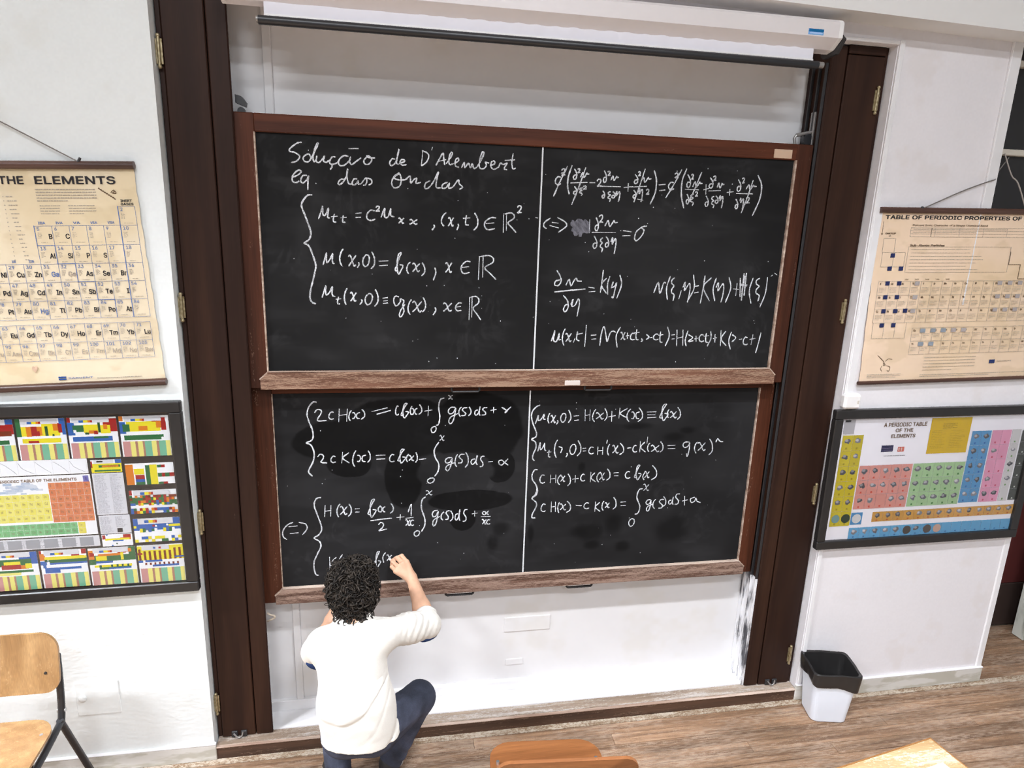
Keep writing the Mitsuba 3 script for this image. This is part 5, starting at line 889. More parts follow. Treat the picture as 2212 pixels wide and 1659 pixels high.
def block(x0, z0, x1, z1, nc, nr, c, dot, fill=0.95, lim=None):
    w, h = (x1 - x0) / nc, (z1 - z0) / nr
    for a in range(nc):
        for b in range(nr):
            cx, cz = x0 + w * a, z0 + h * b
            f = 0.94 + 0.1 * pr.random()
            cells.append((plate(cx + 0.0006, cz + 0.0006, cx + w - 0.0006, cz + h - 0.0006, PY, 0.0003), [q * f for q in c]))
            cells.append((plate(cx + w * 0.40, cz + h * 0.10, cx + w * 0.56, cz + h * 0.22, PY - 0.0004, 0.0002), dot))
            if pr.random() < fill and (lim is None or a < lim):
                sample(cx + w * 0.5, cz + h * 0.62, min(w, h) * 0.36)
block(2.026, 0.962, 2.133, 1.418, 2, 6, ink(214, 196, 44), ink(170, 150, 30))
block(2.138, 1.045, 2.420, 1.266, 5, 3, ink(232, 160, 150), ink(215, 90, 70))
block(2.424, 1.045, 2.708, 1.266, 5, 3, ink(176, 212, 160), ink(70, 130, 60))
block(2.711, 1.050, 2.819, 1.419, 2, 5, ink(92, 160, 212), ink(50, 110, 180))
block(2.824, 1.048, 2.932, 1.420, 2, 5, ink(242, 168, 200), ink(200, 80, 110), 0.6)
block(2.936, 1.048, 2.986, 1.421, 1, 5, ink(226, 224, 226), ink(120, 160, 100), 0.8)
block(2.993, 1.051, 3.041, 1.415, 1, 6, ink(70, 74, 70), ink(220, 225, 220), 0.0)
block(2.249, 0.975, 3.040, 1.027, 14, 1, ink(220, 166, 84), ink(190, 90, 40))
block(2.136, 0.892, 3.040, 0.950, 16, 1, ink(104, 178, 224), ink(50, 120, 180), 1.0, 9)
cells += [(plate(2.136, 0.966, 2.196, 1.028, PY, 0.0003), ink(80, 150, 205)), (plate(2.023, 1.424, 2.079, 1.492, PY, 0.0003), ink(196, 194, 200)), (plate(2.479, 1.313, 2.696, 1.489, PY, 0.0003), ink(228, 190, 22)),
          (plate(2.236, 1.331, 2.298, 1.362, PY, 0.0003), ink(40, 40, 82)), (plate(2.323, 1.329, 2.357, 1.353, PY, 0.0003), ink(222, 120, 105)), (plate(2.028, 1.482, 2.055, 1.492, PY - 0.0004, 0.0003), ink(35, 35, 38))]
for k in range(2):
    cells.append((plate(2.240, 1.337 + 0.011 * k, 2.294, 1.338 + 0.011 * k, PY - 0.0004, 0.0002), ink(150, 130, 170)))
    cells.append((plate(2.327 + 0.013 * k, 1.333, 2.332 + 0.013 * k, 1.349, PY - 0.0004, 0.0002), ink(246, 222, 215)))
for cx, cz, r, c in ((2.166, 0.997, 0.024, (226, 228, 230)), (2.054, 1.001, 0.021, (120, 160, 160)), (2.107, 1.001, 0.023, (25, 60, 45)), (2.565, 0.922, 0.022, (90, 85, 85)), (2.620, 0.922, 0.022, (215, 180, 165)), (2.452, 0.922, 0.022, (75, 72, 72))):
    blobs.append((tube([(cx, PY - 0.001, cz), (cx, PY - 0.0013, cz)], r, 18), ink(*c)))
cells += [(a, ink(150, 118, 20)) for k in range(6) for a in small_print(2.545, 2.635, 1.460 - 0.0052 * k, 1, PY - 0.0003, 0.0016)] + [(a, ink(185, 150, 20)) for k in range(11) for a in small_print(2.492, 2.578, 1.425 - 0.0085 * k, 1, PY - 0.0003, 0.0016) + small_print(2.592, 2.685, 1.425 - 0.0085 * k, 1, PY - 0.0003, 0.0016)]
cells += [(a, ink(120, 118, 124)) for a in small_print(2.255, 2.415, 1.309, 1, PY, 0.0022)]
painted(s, 'cell_print', cells, 'coloured element cells')
painted(s, 'picture_print', blobs, 'small pictures of element samples')
obj('title_lettering', join([fit('A PERIODIC TABLE', 2.229, 2.456, 1.4535, 0.0185, PY, True), fit('OF THE', 2.295, 2.387, 1.4265, 0.0165, PY, True), fit('ELEMENTS', 2.277, 2.404, 1.3985, 0.0165, PY, True)]), 'ink_brown', s)
XF = None

# ================================================================== chairs, table, waste bin
def plywood(cx, cz, w, h, r, thick, curve, n=26, m=14, flare=0.0):
    """A rounded plywood shell in the x-z plane about the origin, bent about the vertical axis; front faces -y."""
    poly = rounded(-w / 2, -h / 2, w / 2, h / 2, r)
    top = []
    ring = np.array(poly.exterior.coords)[:-1]
    layers = [np.zeros(2)] 
    rad = np.linspace(0, 1, m)
    v, f = [], []
    N = len(ring)
    for side in (-1, 1):
        base = len(v)
        v.append((0, 0))
        for q in rad[1:]:
            v += [tuple(p * q) for p in ring]
        for k in range(N):
            f.append((base, base + 1 + k, base + 1 + (k + 1) % N) if side < 0 else (base, base + 1 + (k + 1) % N, base + 1 + k))
        for l in range(m - 2):
            for k in range(N):
                a, b = base + 1 + l * N + k, base + 1 + l * N + (k + 1) % N
                c, d = a + N, b + N
                f += [(a, c, d), (a, d, b)] if side < 0 else [(a, d, c), (a, b, d)]
    half = len(v) // 2
    o1, o2 = 1 + (m - 2) * N, half + 1 + (m - 2) * N
    for k in range(N):
        a, b, c, d = o1 + k, o1 + (k + 1) % N, o2 + k, o2 + (k + 1) % N
        f += [(a, c, d), (a, d, b)]
    v = np.array(v)
    y = np.where(np.arange(len(v)) < half, -thick / 2, thick / 2) - curve * (v[:, 0] / (w / 2)) ** 2 + flare * (v[:, 1] / (h / 2)) ** 2
    m_ = trimesh.Trimesh(np.c_[v[:, 0] + cx, y, v[:, 1] + cz], f, process=False)
    m_.fix_normals()
    return m_

def school_chair(loc, rz, label, wood_mat, steel):
    t = thing('school_chair', label, 'chair')
    M = trimesh.transformations.euler_matrix(0, 0, rz)
    M[:3, 3] = loc
    def put(name, mesh, mat, parent=t, smooth=False, **k):
        mesh = mesh.copy(); mesh.apply_transform(M)
        return obj(name, mesh, mat, parent, smooth, **k)
    # local frame: the sitter looks along -y; the backrest stands at y = 0
    bk = plywood(0, 0, 0.435, 0.232, 0.062, 0.011, 0.020)
    bk.apply_transform(trimesh.transformations.euler_matrix(math.radians(-8), 0, 0)); bk.apply_translation((0, 0.014, 0.685))
    b = put('backrest', bk, wood_mat, smooth=50)
    st = plywood(0, 0, 0.405, 0.40, 0.075, 0.012, 0.006)
    st.apply_transform(trimesh.transformations.euler_matrix(math.radians(90), 0, 0)); st.apply_transform(trimesh.transformations.euler_matrix(math.radians(3), 0, 0)); st.apply_translation((0, -0.235, 0.462))
    s = put('seat', st, wood_mat, smooth=50)
    for sx in (-1, 1):
        x = sx * 0.196
        put('back_post', tube(spline([(x, 0.028, 0.70), (x, 0.020, 0.60), (x, 0.005, 0.49), (x, -0.015, 0.425)], 6), 0.0125, 10), steel, smooth=40)
        put('leg', tube([(x, -0.020, 0.452), (x + sx * 0.018, 0.150, 0.0)], 0.0125, 10), steel, smooth=40, label='rear steel leg')
        put('leg', tube(spline([(x, -0.010, 0.440), (x, -0.14, 0.418), (x, -0.30, 0.40), (x, -0.355, 0.37), (x + sx * 0.01, -0.395, 0.0)], 6), 0.0125, 10), steel, smooth=40, label='front steel leg')
        for yb, zb in ((-0.11, 0.452), (-0.33, 0.452)):
            put('bolt', tube([(x * 0.9, yb, zb), (x * 0.9, yb, zb + 0.019)], 0.006, 8), 'bright_metal', s, smooth=40)
        put('rivet', tube([(x * 0.86, -0.012, 0.652), (x * 0.86, 0.02, 0.652)], 0.005, 10), 'dark_metal', b, smooth=40)
        put('clamp', tube([(x - sx * 0.014, 0.004, 0.478), (x + sx * 0.014, 0.004, 0.478)], 0.008, 10), 'bright_metal', smooth=40)
    put('crossbar', tube([(-0.196, -0.20, 0.408), (0.196, -0.20, 0.408)], 0.010, 10), steel, smooth=40)
    return t
school_chair((-1.438, -0.215, 0.0), 0.0, 'plywood chair with black steel frame standing against the left wall', 'chair_plywood', 'black_steel')
school_chair((0.500, -1.018, 0.0), math.pi - 0.085, 'reddish plywood chair whose back juts into the bottom edge of the picture', 'red_plywood', 'black_steel')

t = thing('table', 'worn light brown table whose corner shows at the bottom right', 'table')
M = trimesh.transformations.euler_matrix(0, 0, math.radians(10)); M[:3, 3] = (1.700, -1.064, 0)
def tput(name, mesh, mat, parent=None, **k):
    mesh = mesh.copy(); mesh.apply_transform(M); return obj(name, mesh, mat, parent or t, **k)
top = tput('tabletop', box(-1.20, 0, -0.60, 0, 0.727, 0.75, 0.002), 'table_wood')
tput('edge_band', join([box(-1.204, 0.005, -0.001, 0.005, 0.722, 0.7505, 0.002), box(-0.001, 0.005, -0.604, 0.004, 0.722, 0.7505, 0.002)]), 'table_edge')
for lx in (-1.15, -0.05):
    for ly in (-0.55, -0.05):
        tput('leg', box(lx - 0.02, lx + 0.02, ly - 0.02, ly + 0.02, 0.0, 0.727, 0.003), 'black_steel')
tput('apron', box(-1.15, -0.05, -0.06, -0.04, 0.66, 0.727, 0.002), 'table_edge')
pp = box(-0.26, -0.055, -0.33, -0.085, 0.7505, 0.7512)
pp.apply_transform(M)
tag(obj('paper_sheet', pp, 'white_plastic'), 'white paper lying on the worn table corner', 'paper')

# ---- waste bin
def lofted(rings, cap0=False, cap1=False):
    N = len(rings[0])
    v = np.vstack(rings)
    f = []
    for a in range(len(rings) - 1):
        for k in range(N):
            p, q = a * N + k, a * N + (k + 1) % N
            f += [(p, q, q + N), (p, q + N, p + N)]
    if cap0:
        v = np.vstack([v, rings[0].mean(0)]); f += [((k + 1) % N, k, len(v) - 1) for k in range(N)]
    if cap1:
        v = np.vstack([v, rings[-1].mean(0)]); b = (len(rings) - 1) * N; f += [(b + k, b + (k + 1) % N, len(v) - 1) for k in range(N)]
    return trimesh.Trimesh(v, f, process=False)
BIN = V(2.088, -0.112, 0.0)
brz = math.radians(-12)
def bin_ring(w, d, z, r=0.028, wob=0.0, seed=0):
    q = np.array(rounded(-w / 2, -d / 2, w / 2, d / 2, r).exterior.segmentize(0.012).coords)[:-1]
    a = np.arctan2(q[:, 1], q[:, 0])
    q = q[np.argsort(a)]
    # same count on every ring: resample by angle
    al = np.linspace(-np.pi, np.pi, 96, endpoint=False)
    rr = np.interp(al, np.sort(a), np.hypot(q[:, 0], q[:, 1]), period=2 * np.pi)
    rr = rr * (1 + wob * np.sin(al * 7 + seed) + 0.7 * wob * np.sin(al * 13 + 2 * seed))
    c, s = math.cos(brz), math.sin(brz)
    x, y = rr * np.cos(al), rr * np.sin(al)
    return np.c_[BIN[0] + x * c - y * s, BIN[1] + x * s + y * c, np.full(96, z)]
t = thing('waste_bin', 'white plastic waste bin with a black liner standing by the right casing', 'waste bin')
obj('body', lofted([bin_ring(0.165, 0.135, 0.002), bin_ring(0.172, 0.142, 0.008), bin_ring(0.212, 0.180, 0.272)], True), 'bin_plastic', t, smooth=30)
rg = []
for k, (w, d, z, wob) in enumerate(((0.213, 0.181, 0.196, .010), (0.220, 0.188, 0.199, .010), (0.226, 0.194, 0.234, .008), (0.231, 0.198, 0.270, .006), (0.230, 0.198, 0.280, .004), (0.221, 0.189, 0.284, .004), (0.206, 0.172, 0.279, .006), (0.196, 0.163, 0.24, .012), (0.183, 0.150, 0.17, .02), (0.16, 0.13, 0.10, .03))):
    r_ = bin_ring(w, d, z, 0.024, wob, k * 0.35)
    al = np.linspace(-np.pi, np.pi, 96, endpoint=False)
    r_[:, 2] += (0.006 if k < 3 else 0.0015) * np.sin(al * 4 + 1) + (0.018 if k < 2 else 0) * np.cos(al + 2.6)
    rg.append(r_)
lm = lofted(rg, False, True)
lm.fix_normals()
obj('liner', lm, 'bag_film', t, smooth=40, label='black plastic liner folded over the rim')

# ================================================================== lamps of the hall (above and behind the view)
for k, (x0, x1, y0, y1, L_) in enumerate(NEAR_STRIPS + FAR_PANELS):
    near = k < len(NEAR_STRIPS)
    t = thing('ceiling_light', ('narrow trough light at the ceiling before the blackboards, ' + ('left one', 'middle one', 'right one')[k]) if near else 'ceiling light further back in the hall, ' + ('front left', 'front right', 'rear left', 'rear right')[k - len(NEAR_STRIPS)], 'ceiling light')
    if near:
        ze, zb = NEAR_Z - 0.02, NEAR_Z - 0.02 - BAFFLE
        obj('housing', join([box(x0 - 0.01, x1 + 0.01, y0 - 0.01, y1 + 0.01, ze + 0.002, NEAR_Z)] + [box(x0 - 0.01, x1 + 0.01, a, b, zb, ze + 0.004) for a, b in ((y0 - 0.01, y0), (y1, y1 + 0.01))] + [box(a, b, y0, y1, zb, ze + 0.004) for a, b in ((x0 - 0.01, x0), (x1, x1 + 0.01))]), 'trough_metal', t)
        for xr_ in (x0 + 0.15, x1 - 0.15):
            obj('hanger', tube([(xr_, (y0 + y1) / 2, NEAR_Z - 0.003), (xr_, (y0 + y1) / 2, CEIL + 0.001)], 0.006, 8), 'trough_metal', t)
        m = trimesh.Trimesh([(x0, y0, ze), (x0, y1, ze), (x1, y1, ze), (x1, y0, ze)], [[0, 1, 2], [0, 2, 3]], process=False)
    else:
        obj('housing', box(x0 - 0.02, x1 + 0.02, y0 - 0.02, y1 + 0.02, CEIL - 0.012, CEIL), 'lamp_housing', t)
        m = box(x0, x1, y0, y1, CEIL - 0.012 - DROP, CEIL - 0.013)
        m.update_faces(m.face_normals[:, 2] < 0.5)
    scene[numbered(t + '__diffuser')] = mikit.ply(m, 'lamp_housing', False, emitter={'type': 'area', 'radiance': rgb([L_ * c for c in LAMP_TINT])})

# ================================================================== the person
def surface_nets(F, org, h):
    """Dual surface of the zero level of the grid F (negative inside)."""
    s = F < 0
    nx, ny, nz = F.shape
    c = s[:-1, :-1, :-1].astype(np.int8)
    cnt = np.zeros((nx - 1, ny - 1, nz - 1), np.int8)
    for a, b, d in np.ndindex(2, 2, 2):
        cnt += s[a:nx - 1 + a, b:ny - 1 + b, d:nz - 1 + d]
    act = (cnt > 0) & (cnt < 8)
    idx = np.full(act.shape, -1, np.int64)
    I = np.argwhere(act)
    idx[act] = np.arange(len(I))
    acc, num = np.zeros((len(I), 3)), np.zeros(len(I))
    corners = [np.array(k) for k in np.ndindex(2, 2, 2)]
    for a in corners:
        for ax in range(3):
            if a[ax]:
                continue
            b = a.copy(); b[ax] = 1
            fa, fb = F[tuple((I + a).T)], F[tuple((I + b).T)]
            m = (fa < 0) != (fb < 0)
            t = np.where(m, fa / np.where(m, fa - fb, 1), 0)
            p = a + t[:, None] * (b - a)
            acc[m] += p[m]; num[m] += 1
    v = (I + acc / num[:, None]) * h + org
    faces = []
    for ax in range(3):
        sl0 = [slice(None)] * 3; sl1 = [slice(None)] * 3
        sl0[ax] = slice(0, -1); sl1[ax] = slice(1, None)
        e = np.argwhere(s[tuple(sl0)] != s[tuple(sl1)])
        u, w = [(1, 2), (2, 0), (0, 1)][ax]
        e = e[(e[:, u] > 0) & (e[:, w] > 0) & (e[:, u] < F.shape[u] - 1) & (e[:, w] < F.shape[w] - 1)]
        q = []
        for du, dw in ((-1, -1), (0, -1), (0, 0), (-1, 0)):
            k = e.copy(); k[:, u] += du; k[:, w] += dw
            q.append(idx[tuple(k.T)])
        q = np.stack(q, 1)
        inside = s[tuple(e.T)]
        q = np.where(inside[:, None], q, q[:, ::-1])
        faces += [q[:, [0, 1, 2]], q[:, [0, 2, 3]]]
    return trimesh.Trimesh(v, np.vstack(faces), process=False)

class Sculpt:
    """A signed distance grid into which round bones are blended."""
    def __init__(self, lo, hi, h):
        self.lo, self.h = V(*lo), h
        n = np.ceil((V(*hi) - self.lo) / h).astype(int) + 1
        self.F = np.full(n, 0.2, np.float32)
        self.ax = [self.lo[k] + h * np.arange(n[k]) for k in range(3)]
    def window(self, lo, hi):
        a = [max(0, int((lo[k] - self.lo[k]) / self.h)) for k in range(3)]
        b = [min(self.F.shape[k], int((hi[k] - self.lo[k]) / self.h) + 2) for k in range(3)]
        sl = tuple(slice(i, j) for i, j in zip(a, b))
        g = np.meshgrid(*[self.ax[k][sl[k]] for k in range(3)], indexing='ij')
        return sl, np.stack(g, -1)
    def blend(self, sl, d, k):
        F = self.F[sl]
        if k > 0:
            hh = np.clip(0.5 + 0.5 * (F - d) / k, 0, 1)
            self.F[sl] = F * (1 - hh) + d * hh - k * hh * (1 - hh)
        else:
            self.F[sl] = np.minimum(F, d)
    def bone(self, a, b, ra, rb, k=0.02, flat=None):
        """Round cone from a to b; flat = (axis, factor) squeezes it along an axis."""
        a, b = V(*a), V(*b)
        m = max(ra, rb) + 0.06 + k
        sl, P = self.window(np.minimum(a, b) - m, np.maximum(a, b) + m)
        if P.size == 0: return
        q = P - a
        ba = b - a
        if flat is not None:
            n = V(*flat[0]); n /= np.linalg.norm(n)
            q = q + (q @ n)[..., None] * n * (1 / flat[1] - 1)
            ba = ba + (ba @ n) * n * (1 / flat[1] - 1)
        t = np.clip((q @ ba) / (ba @ ba + 1e-12), 0, 1)
        d = np.linalg.norm(q - t[..., None] * ba, axis=-1) - (ra + (rb - ra) * t)
        self.blend(sl, d.astype(np.float32), k)
    def ell(self, c, r, k=0.02, R=None):
        c, r = V(*c), V(*r)
        m = r.max() + 0.06 + k
        sl, P = self.window(c - m, c + m)
        q = P - c
        if R is not None:
            q = q @ R
        k0 = np.linalg.norm(q / r, axis=-1)
        k1 = np.linalg.norm(q / (r * r), axis=-1) + 1e-9
        d = k0 * (k0 - 1) / k1
        self.blend(sl, d.astype(np.float32), k)
    def mesh(self):
        m = surface_nets(self.F, self.lo, self.h)
        return m

scene['skin'] = gloss(proc(lambda p, n, uv: mi.Color3f(0.60, 0.355, 0.235) * (0.9 + 0.2 * fbm(p.x * 60, p.y * 60, p.z * 60, 3))), 0.5, 0.4)
scene['shirt_cloth'] = two(gloss(proc(lambda p, n, uv: mi.Color3f(0.66, 0.635, 0.585) * (0.96 + 0.06 * noise(p.x * 400, p.y * 400, p.z * 400))), 0.8, 0.2))
def denim_fn(p, n, uv):
    g = fbm(p.x * 9, p.y * 9, p.z * 9, 4)
    w = noise(p.x * 500, p.y * 500, p.z * 500)
    return mix((0.025, 0.029, 0.042), (0.070, 0.079, 0.118), smoothstep(0.3, 0.75, g)) * (0.82 + 0.36 * w)
scene['denim'] = two(gloss(proc(denim_fn), 0.8, 0.2))
scene['navy_cloth'] = two(diffuse((0.040, 0.070, 0.18)))
def hair_fn(p, n, uv):
    return mix((0.010, 0.0082, 0.007), (0.042, 0.033, 0.026), smoothstep(0.3, 0.8, noise(p.x * 90, p.y * 90, p.z * 90)))
scene['dark_hair'] = gloss(proc(hair_fn), 0.6, 0.25)
scene['shoe_leather'] = gloss((0.020, 0.019, 0.019), 0.5, 0.4)
scene['shoe_rubber'] = gloss((0.50, 0.50, 0.48), 0.6, 0.3)
scene['eye_white'] = gloss((0.75, 0.74, 0.72), 0.2, 0.5)

HEAD_C = V(-0.158, -0.232, 0.925)
SH_R, SH_L = V(-0.032, -0.315, 0.772), V(-0.276, -0.305, 0.738)
EL_R, WR_R = V(0.127, -0.200, 0.724), V(0.074, 0.020, 0.803)
EL_L, WR_L = V(-0.322, -0.135, 0.590), V(-0.262, -0.115, 0.708)
HIP_R, HIP_L = V(-0.080, -0.410, 0.425), V(-0.200, -0.410, 0.425)
KN_R, AN_R = V(0.096, -0.185, 0.366), V(-0.030, -0.235, 0.100)
KN_L, AN_L = V(-0.262, -0.130, 0.330), V(-0.228, -0.310, 0.080)
NECK = V(-0.158, -0.305, 0.825)

def body():
    S = Sculpt((-0.40, -0.56, 0.0), (0.20, 0.135, 1.06), 0.0032)
    # head: skull, jaw, brow, nose, chin, lips, ears (it looks at the board, a little up to the right)
    c = HEAD_C
    S.ell(c + (0, 0.0, 0.02), (0.074, 0.090, 0.088), 0.0)
    S.ell(c + (0.004, 0.045, -0.040), (0.056, 0.056, 0.068), 0.03)
    S.bone(c + (0.004, 0.085, 0.004), c + (0.004, 0.106, -0.028), 0.009, 0.014, 0.012)
    S.bone(c + (-0.026, 0.084, 0.012), c + (0.034, 0.084, 0.012), 0.011, 0.011, 0.015)
    S.bone(c + (-0.014, 0.093, -0.058), c + (0.020, 0.093, -0.058), 0.007, 0.007, 0.008)
    S.ell(c + (0.004, 0.080, -0.090), (0.022, 0.018, 0.018), 0.02)
    for s in (-1, 1):
        S.ell(c + (s * 0.076, 0.0, -0.020), (0.010, 0.020, 0.032), 0.008)
    S.bone(c + (0, -0.010, -0.055), NECK + (0, 0.0, -0.02), 0.052, 0.058, 0.03)
    # trunk under the clothes
    S.bone((-0.14, -0.415, 0.445), (-0.158, -0.350, 0.700), 0.072, 0.090, 0.05, ((1, 0, 0), 1.28))
    S.bone(SH_R + (-0.03, 0, 0), SH_L + (0.03, 0, 0), 0.052, 0.052, 0.05)
    for a, b, d in ((SH_R, EL_R, WR_R), (SH_L, EL_L, WR_L)):
        S.bone(a, b, 0.043, 0.036, 0.02)
        S.bone(b, b + (d - b) * 0.35, 0.035, 0.036, 0.01)
        S.bone(b + (d - b) * 0.30, d, 0.036, 0.023, 0.015)
    for a, b, d in ((HIP_R, KN_R, AN_R), (HIP_L, KN_L, AN_L)):
        S.bone(a, b, 0.062, 0.048, 0.03)
        S.bone(b, d, 0.046, 0.030, 0.02)
        S.bone(d, d + V(0.0, 0.12, -0.055), 0.030, 0.022, 0.02)
    # right hand: palm, four bent fingers, thumb closing on the chalk
    M = [V(0.052, 0.044, 0.872), V(0.035, 0.050, 0.862), V(0.018, 0.047, 0.847), V(0.005, 0.040, 0.832)]
    Pp = [V(0.032, 0.076, 0.884), V(0.011, 0.082, 0.872), V(-0.007, 0.079, 0.856), V(-0.012, 0.069, 0.838)]
    Dp = [V(0.002, 0.092, 0.864), V(-0.010, 0.098, 0.851), V(-0.012, 0.094, 0.836), V(-0.010, 0.084, 0.823)]
    Tp = [V(-0.010, 0.098, 0.851), V(-0.006, 0.100, 0.836), V(0.003, 0.094, 0.825), V(0.004, 0.084, 0.816)]
    for m in M:
        S.bone(WR_R + (m - WR_R) * 0.12, m, 0.0195, 0.0120, 0.012)
    for f, (m, p, d, t) in enumerate(zip(M, Pp, Dp, Tp)):
        r = (0.0088, 0.0092, 0.0087, 0.0078)[f]
        out = (p - m) / np.linalg.norm(p - m)
        S.bone(m - out * 0.004, p, r + 0.0010, r, 0.0015)
        S.ell(p, (r + 0.0014,) * 3, 0.002)
        S.bone(p, d, r, r * 0.92, 0.001)
        S.bone(d, t, r * 0.92, r * 0.82, 0.001)
    S.bone(WR_R + (-0.006, 0.012, 0.006), (0.036, 0.062, 0.822), 0.017, 0.0135, 0.012)
    S.bone((0.036, 0.062, 0.822), (0.012, 0.084, 0.834), 0.0125, 0.0105, 0.004)
    S.bone((0.012, 0.084, 0.834), (-0.009, 0.098, 0.845), 0.0105, 0.0088, 0.003)
    # left hand held to the chin: palm with curled fingers
    w, u = WR_L, V(0.040, 0.020, 0.055)
    side = V(-0.55, 0.80, 0.10); side /= np.linalg.norm(side)
    inw = V(0.75, 0.45, -0.3); inw /= np.linalg.norm(inw)
    for f in range(4):
        o = side * (f - 1.5) * 0.0185
        m = w + u * 1.05 + o * 1.05
        p = m + u * 0.42 + inw * 0.020 + o * 0.1
        d = p + inw * 0.022 - u * 0.10
        t = d + inw * 0.006 - u * 0.28
        r = (0.0096, 0.0100, 0.0096, 0.0085)[f]
        S.bone(w + u * 0.1 + o * 0.4, m, 0.0185, 0.0118, 0.012)
        S.bone(m, p, r + 0.0014, r, 0.004); S.bone(p, d, r, r * 0.92, 0.0025); S.bone(d, t, r * 0.92, r * 0.82, 0.0025)
    S.bone(w + u * 0.2 - side * 0.015, w + u * 0.6 - side * 0.040 + inw * 0.01, 0.014, 0.012, 0.01)
    S.bone(w + u * 0.6 - side * 0.040 + inw * 0.01, w + u * 1.05 - side * 0.044 + inw * 0.022, 0.0115, 0.0092, 0.003)
    return S.mesh()

def shirt():
    S = Sculpt((-0.46, -0.60, 0.36), (0.24, 0.02, 0.96), 0.0042)
    # back and sides
    S.bone((-0.132, -0.428, 0.400), (-0.148, -0.415, 0.545), 0.103, 0.093, 0.0, ((1, 0, 0), 1.36))
    S.bone((-0.132, -0.424, 0.40), (-0.132, -0.424, 0.47), 0.104, 0.100, 0.02, ((1, 0, 0), 1.34))
    S.bone((-0.148, -0.415, 0.545), (-0.163, -0.345, 0.710), 0.093, 0.096, 0.05, ((1, 0, 0), 1.36))
    S.bone(SH_R + (-0.045, 0.0, -0.005), SH_L + (0.035, 0, 0.002), 0.060, 0.062, 0.045)
    S.bone(NECK + (0, -0.002, -0.035), NECK + (0, 0.012, 0.022), 0.084, 0.068, 0.035)
    S.bone(SH_R, SH_R + (EL_R - SH_R) * 0.6, 0.056, 0.054, 0.04)
    S.bone(SH_R + (EL_R - SH_R) * 0.5, EL_R + (0.004, -0.004, -0.004), 0.055, 0.051, 0.03)
    S.bone(EL_R, EL_R + (WR_R - EL_R) * 0.17, 0.051, 0.047, 0.02)
    S.bone(SH_L, EL_L, 0.058, 0.053, 0.04)
    S.bone(EL_L, EL_L + (WR_L - EL_L) * 0.35, 0.051, 0.047, 0.02)
    F = S.F
    gx, gy, gz = np.meshgrid(*S.ax, indexing='ij')
    # drag folds fanning out from below the right armpit, and slack folds across the back
    cx, cz = 0.020, 0.690
    dx, dz = gx - cx, gz - cz
    rho, th = np.hypot(dx, dz), np.arctan2(dz, dx)
    back = np.clip((-0.38 - gy) / 0.05 + 0.5, 0, 1)
    sst = lambda a, b, x: (lambda t: t * t * (3 - 2 * t))(np.clip((x - a) / (b - a), 0, 1))
    bend = th + 1.3 * (rho - 0.1) + 0.10 * np.sin(rho * 19 + 1)
    win = sst(0.03, 0.09, rho) * (1 - sst(0.26, 0.38, rho)) * sst(-2.95, -2.55, th) * (1 - sst(-1.75, -1.45, th))
    crease = np.exp(-(np.sin(bend * 8.0 + 0.6 * np.sin(rho * 13)) / 0.30) ** 2) * (0.55 + 0.45 * np.sin(bend * 5 + 2))
    F += (0.0095 * (crease - 0.3) * win * back).astype(np.float32)
    slack = np.sin((gz + 0.22 * gx + 0.10 * np.sin(gx * 14)) * 95 + 1.2) * np.exp(-((gz - 0.60) / 0.085) ** 2 - ((gx + 0.15) / 0.085) ** 2) * back
    F -= (0.0030 * slack).astype(np.float32)
    # sleeve folds on the raised arm
    ax = EL_R - SH_R
    tt = ((gx - SH_R[0]) * ax[0] + (gy - SH_R[1]) * ax[1] + (gz - SH_R[2]) * ax[2]) / (ax @ ax)
    wv = np.sin((gx * 1.0 - gz * 0.45 + 0.5 * gy) * 190 + 3.0 * np.sin(gz * 26 + gy * 17) + 2 * np.sin(gx * 31))
    F -= (0.0017 * wv * np.clip(tt * 2 + 0.1, 0, 1) * np.clip(2.4 - tt * 2, 0, 1) * (gx > -0.03)).astype(np.float32)
    seam = np.abs(gx - (0.002 - 0.12 * (gz - 0.70)))
    F += (0.0022 * np.exp(-(seam / 0.004) ** 2) * (gz > 0.60) * back).astype(np.float32)
    lump = 0.0045 * (meshkit.fbm(np.stack([gx[::4, ::4, ::4], gy[::4, ::4, ::4], gz[::4, ::4, ::4]], -1) * 14, 3, 4) - 0.5)
    lump = ndimage.zoom(lump, np.array(F.shape) / np.array(lump.shape), order=1)[:F.shape[0], :F.shape[1], :F.shape[2]]
    F -= lump.astype(np.float32)
    # hem: open below; cuffs: cut across the forearms; neck: cut above the collar
    hem = 0.428 - 0.10 * (gy + 0.528) + 0.002 * np.sin(gx * 34 + 1)
    F[:] = np.maximum(F, (hem - gz).astype(np.float32))
    for a, b, k in ((EL_R, WR_R, 0.20), (EL_L, WR_L, 0.38)):
        d = (b - a) / np.linalg.norm(b - a)
        p = a + (b - a) * k
        near = np.sqrt((gx - p[0]) ** 2 + (gy - p[1]) ** 2 + (gz - p[2]) ** 2) < 0.13
        side = (gx - p[0]) * d[0] + (gy - p[1]) * d[1] + (gz - p[2]) * d[2]
        F[:] = np.where(near, np.maximum(F, side), F)
    nk = (gz - (NECK[2] + 0.036)) * 0.93 + (gy - NECK[1]) * -0.35
    F[:] = np.where((np.abs(gx - NECK[0]) < 0.085), np.maximum(F, nk), F)
    return S.mesh()

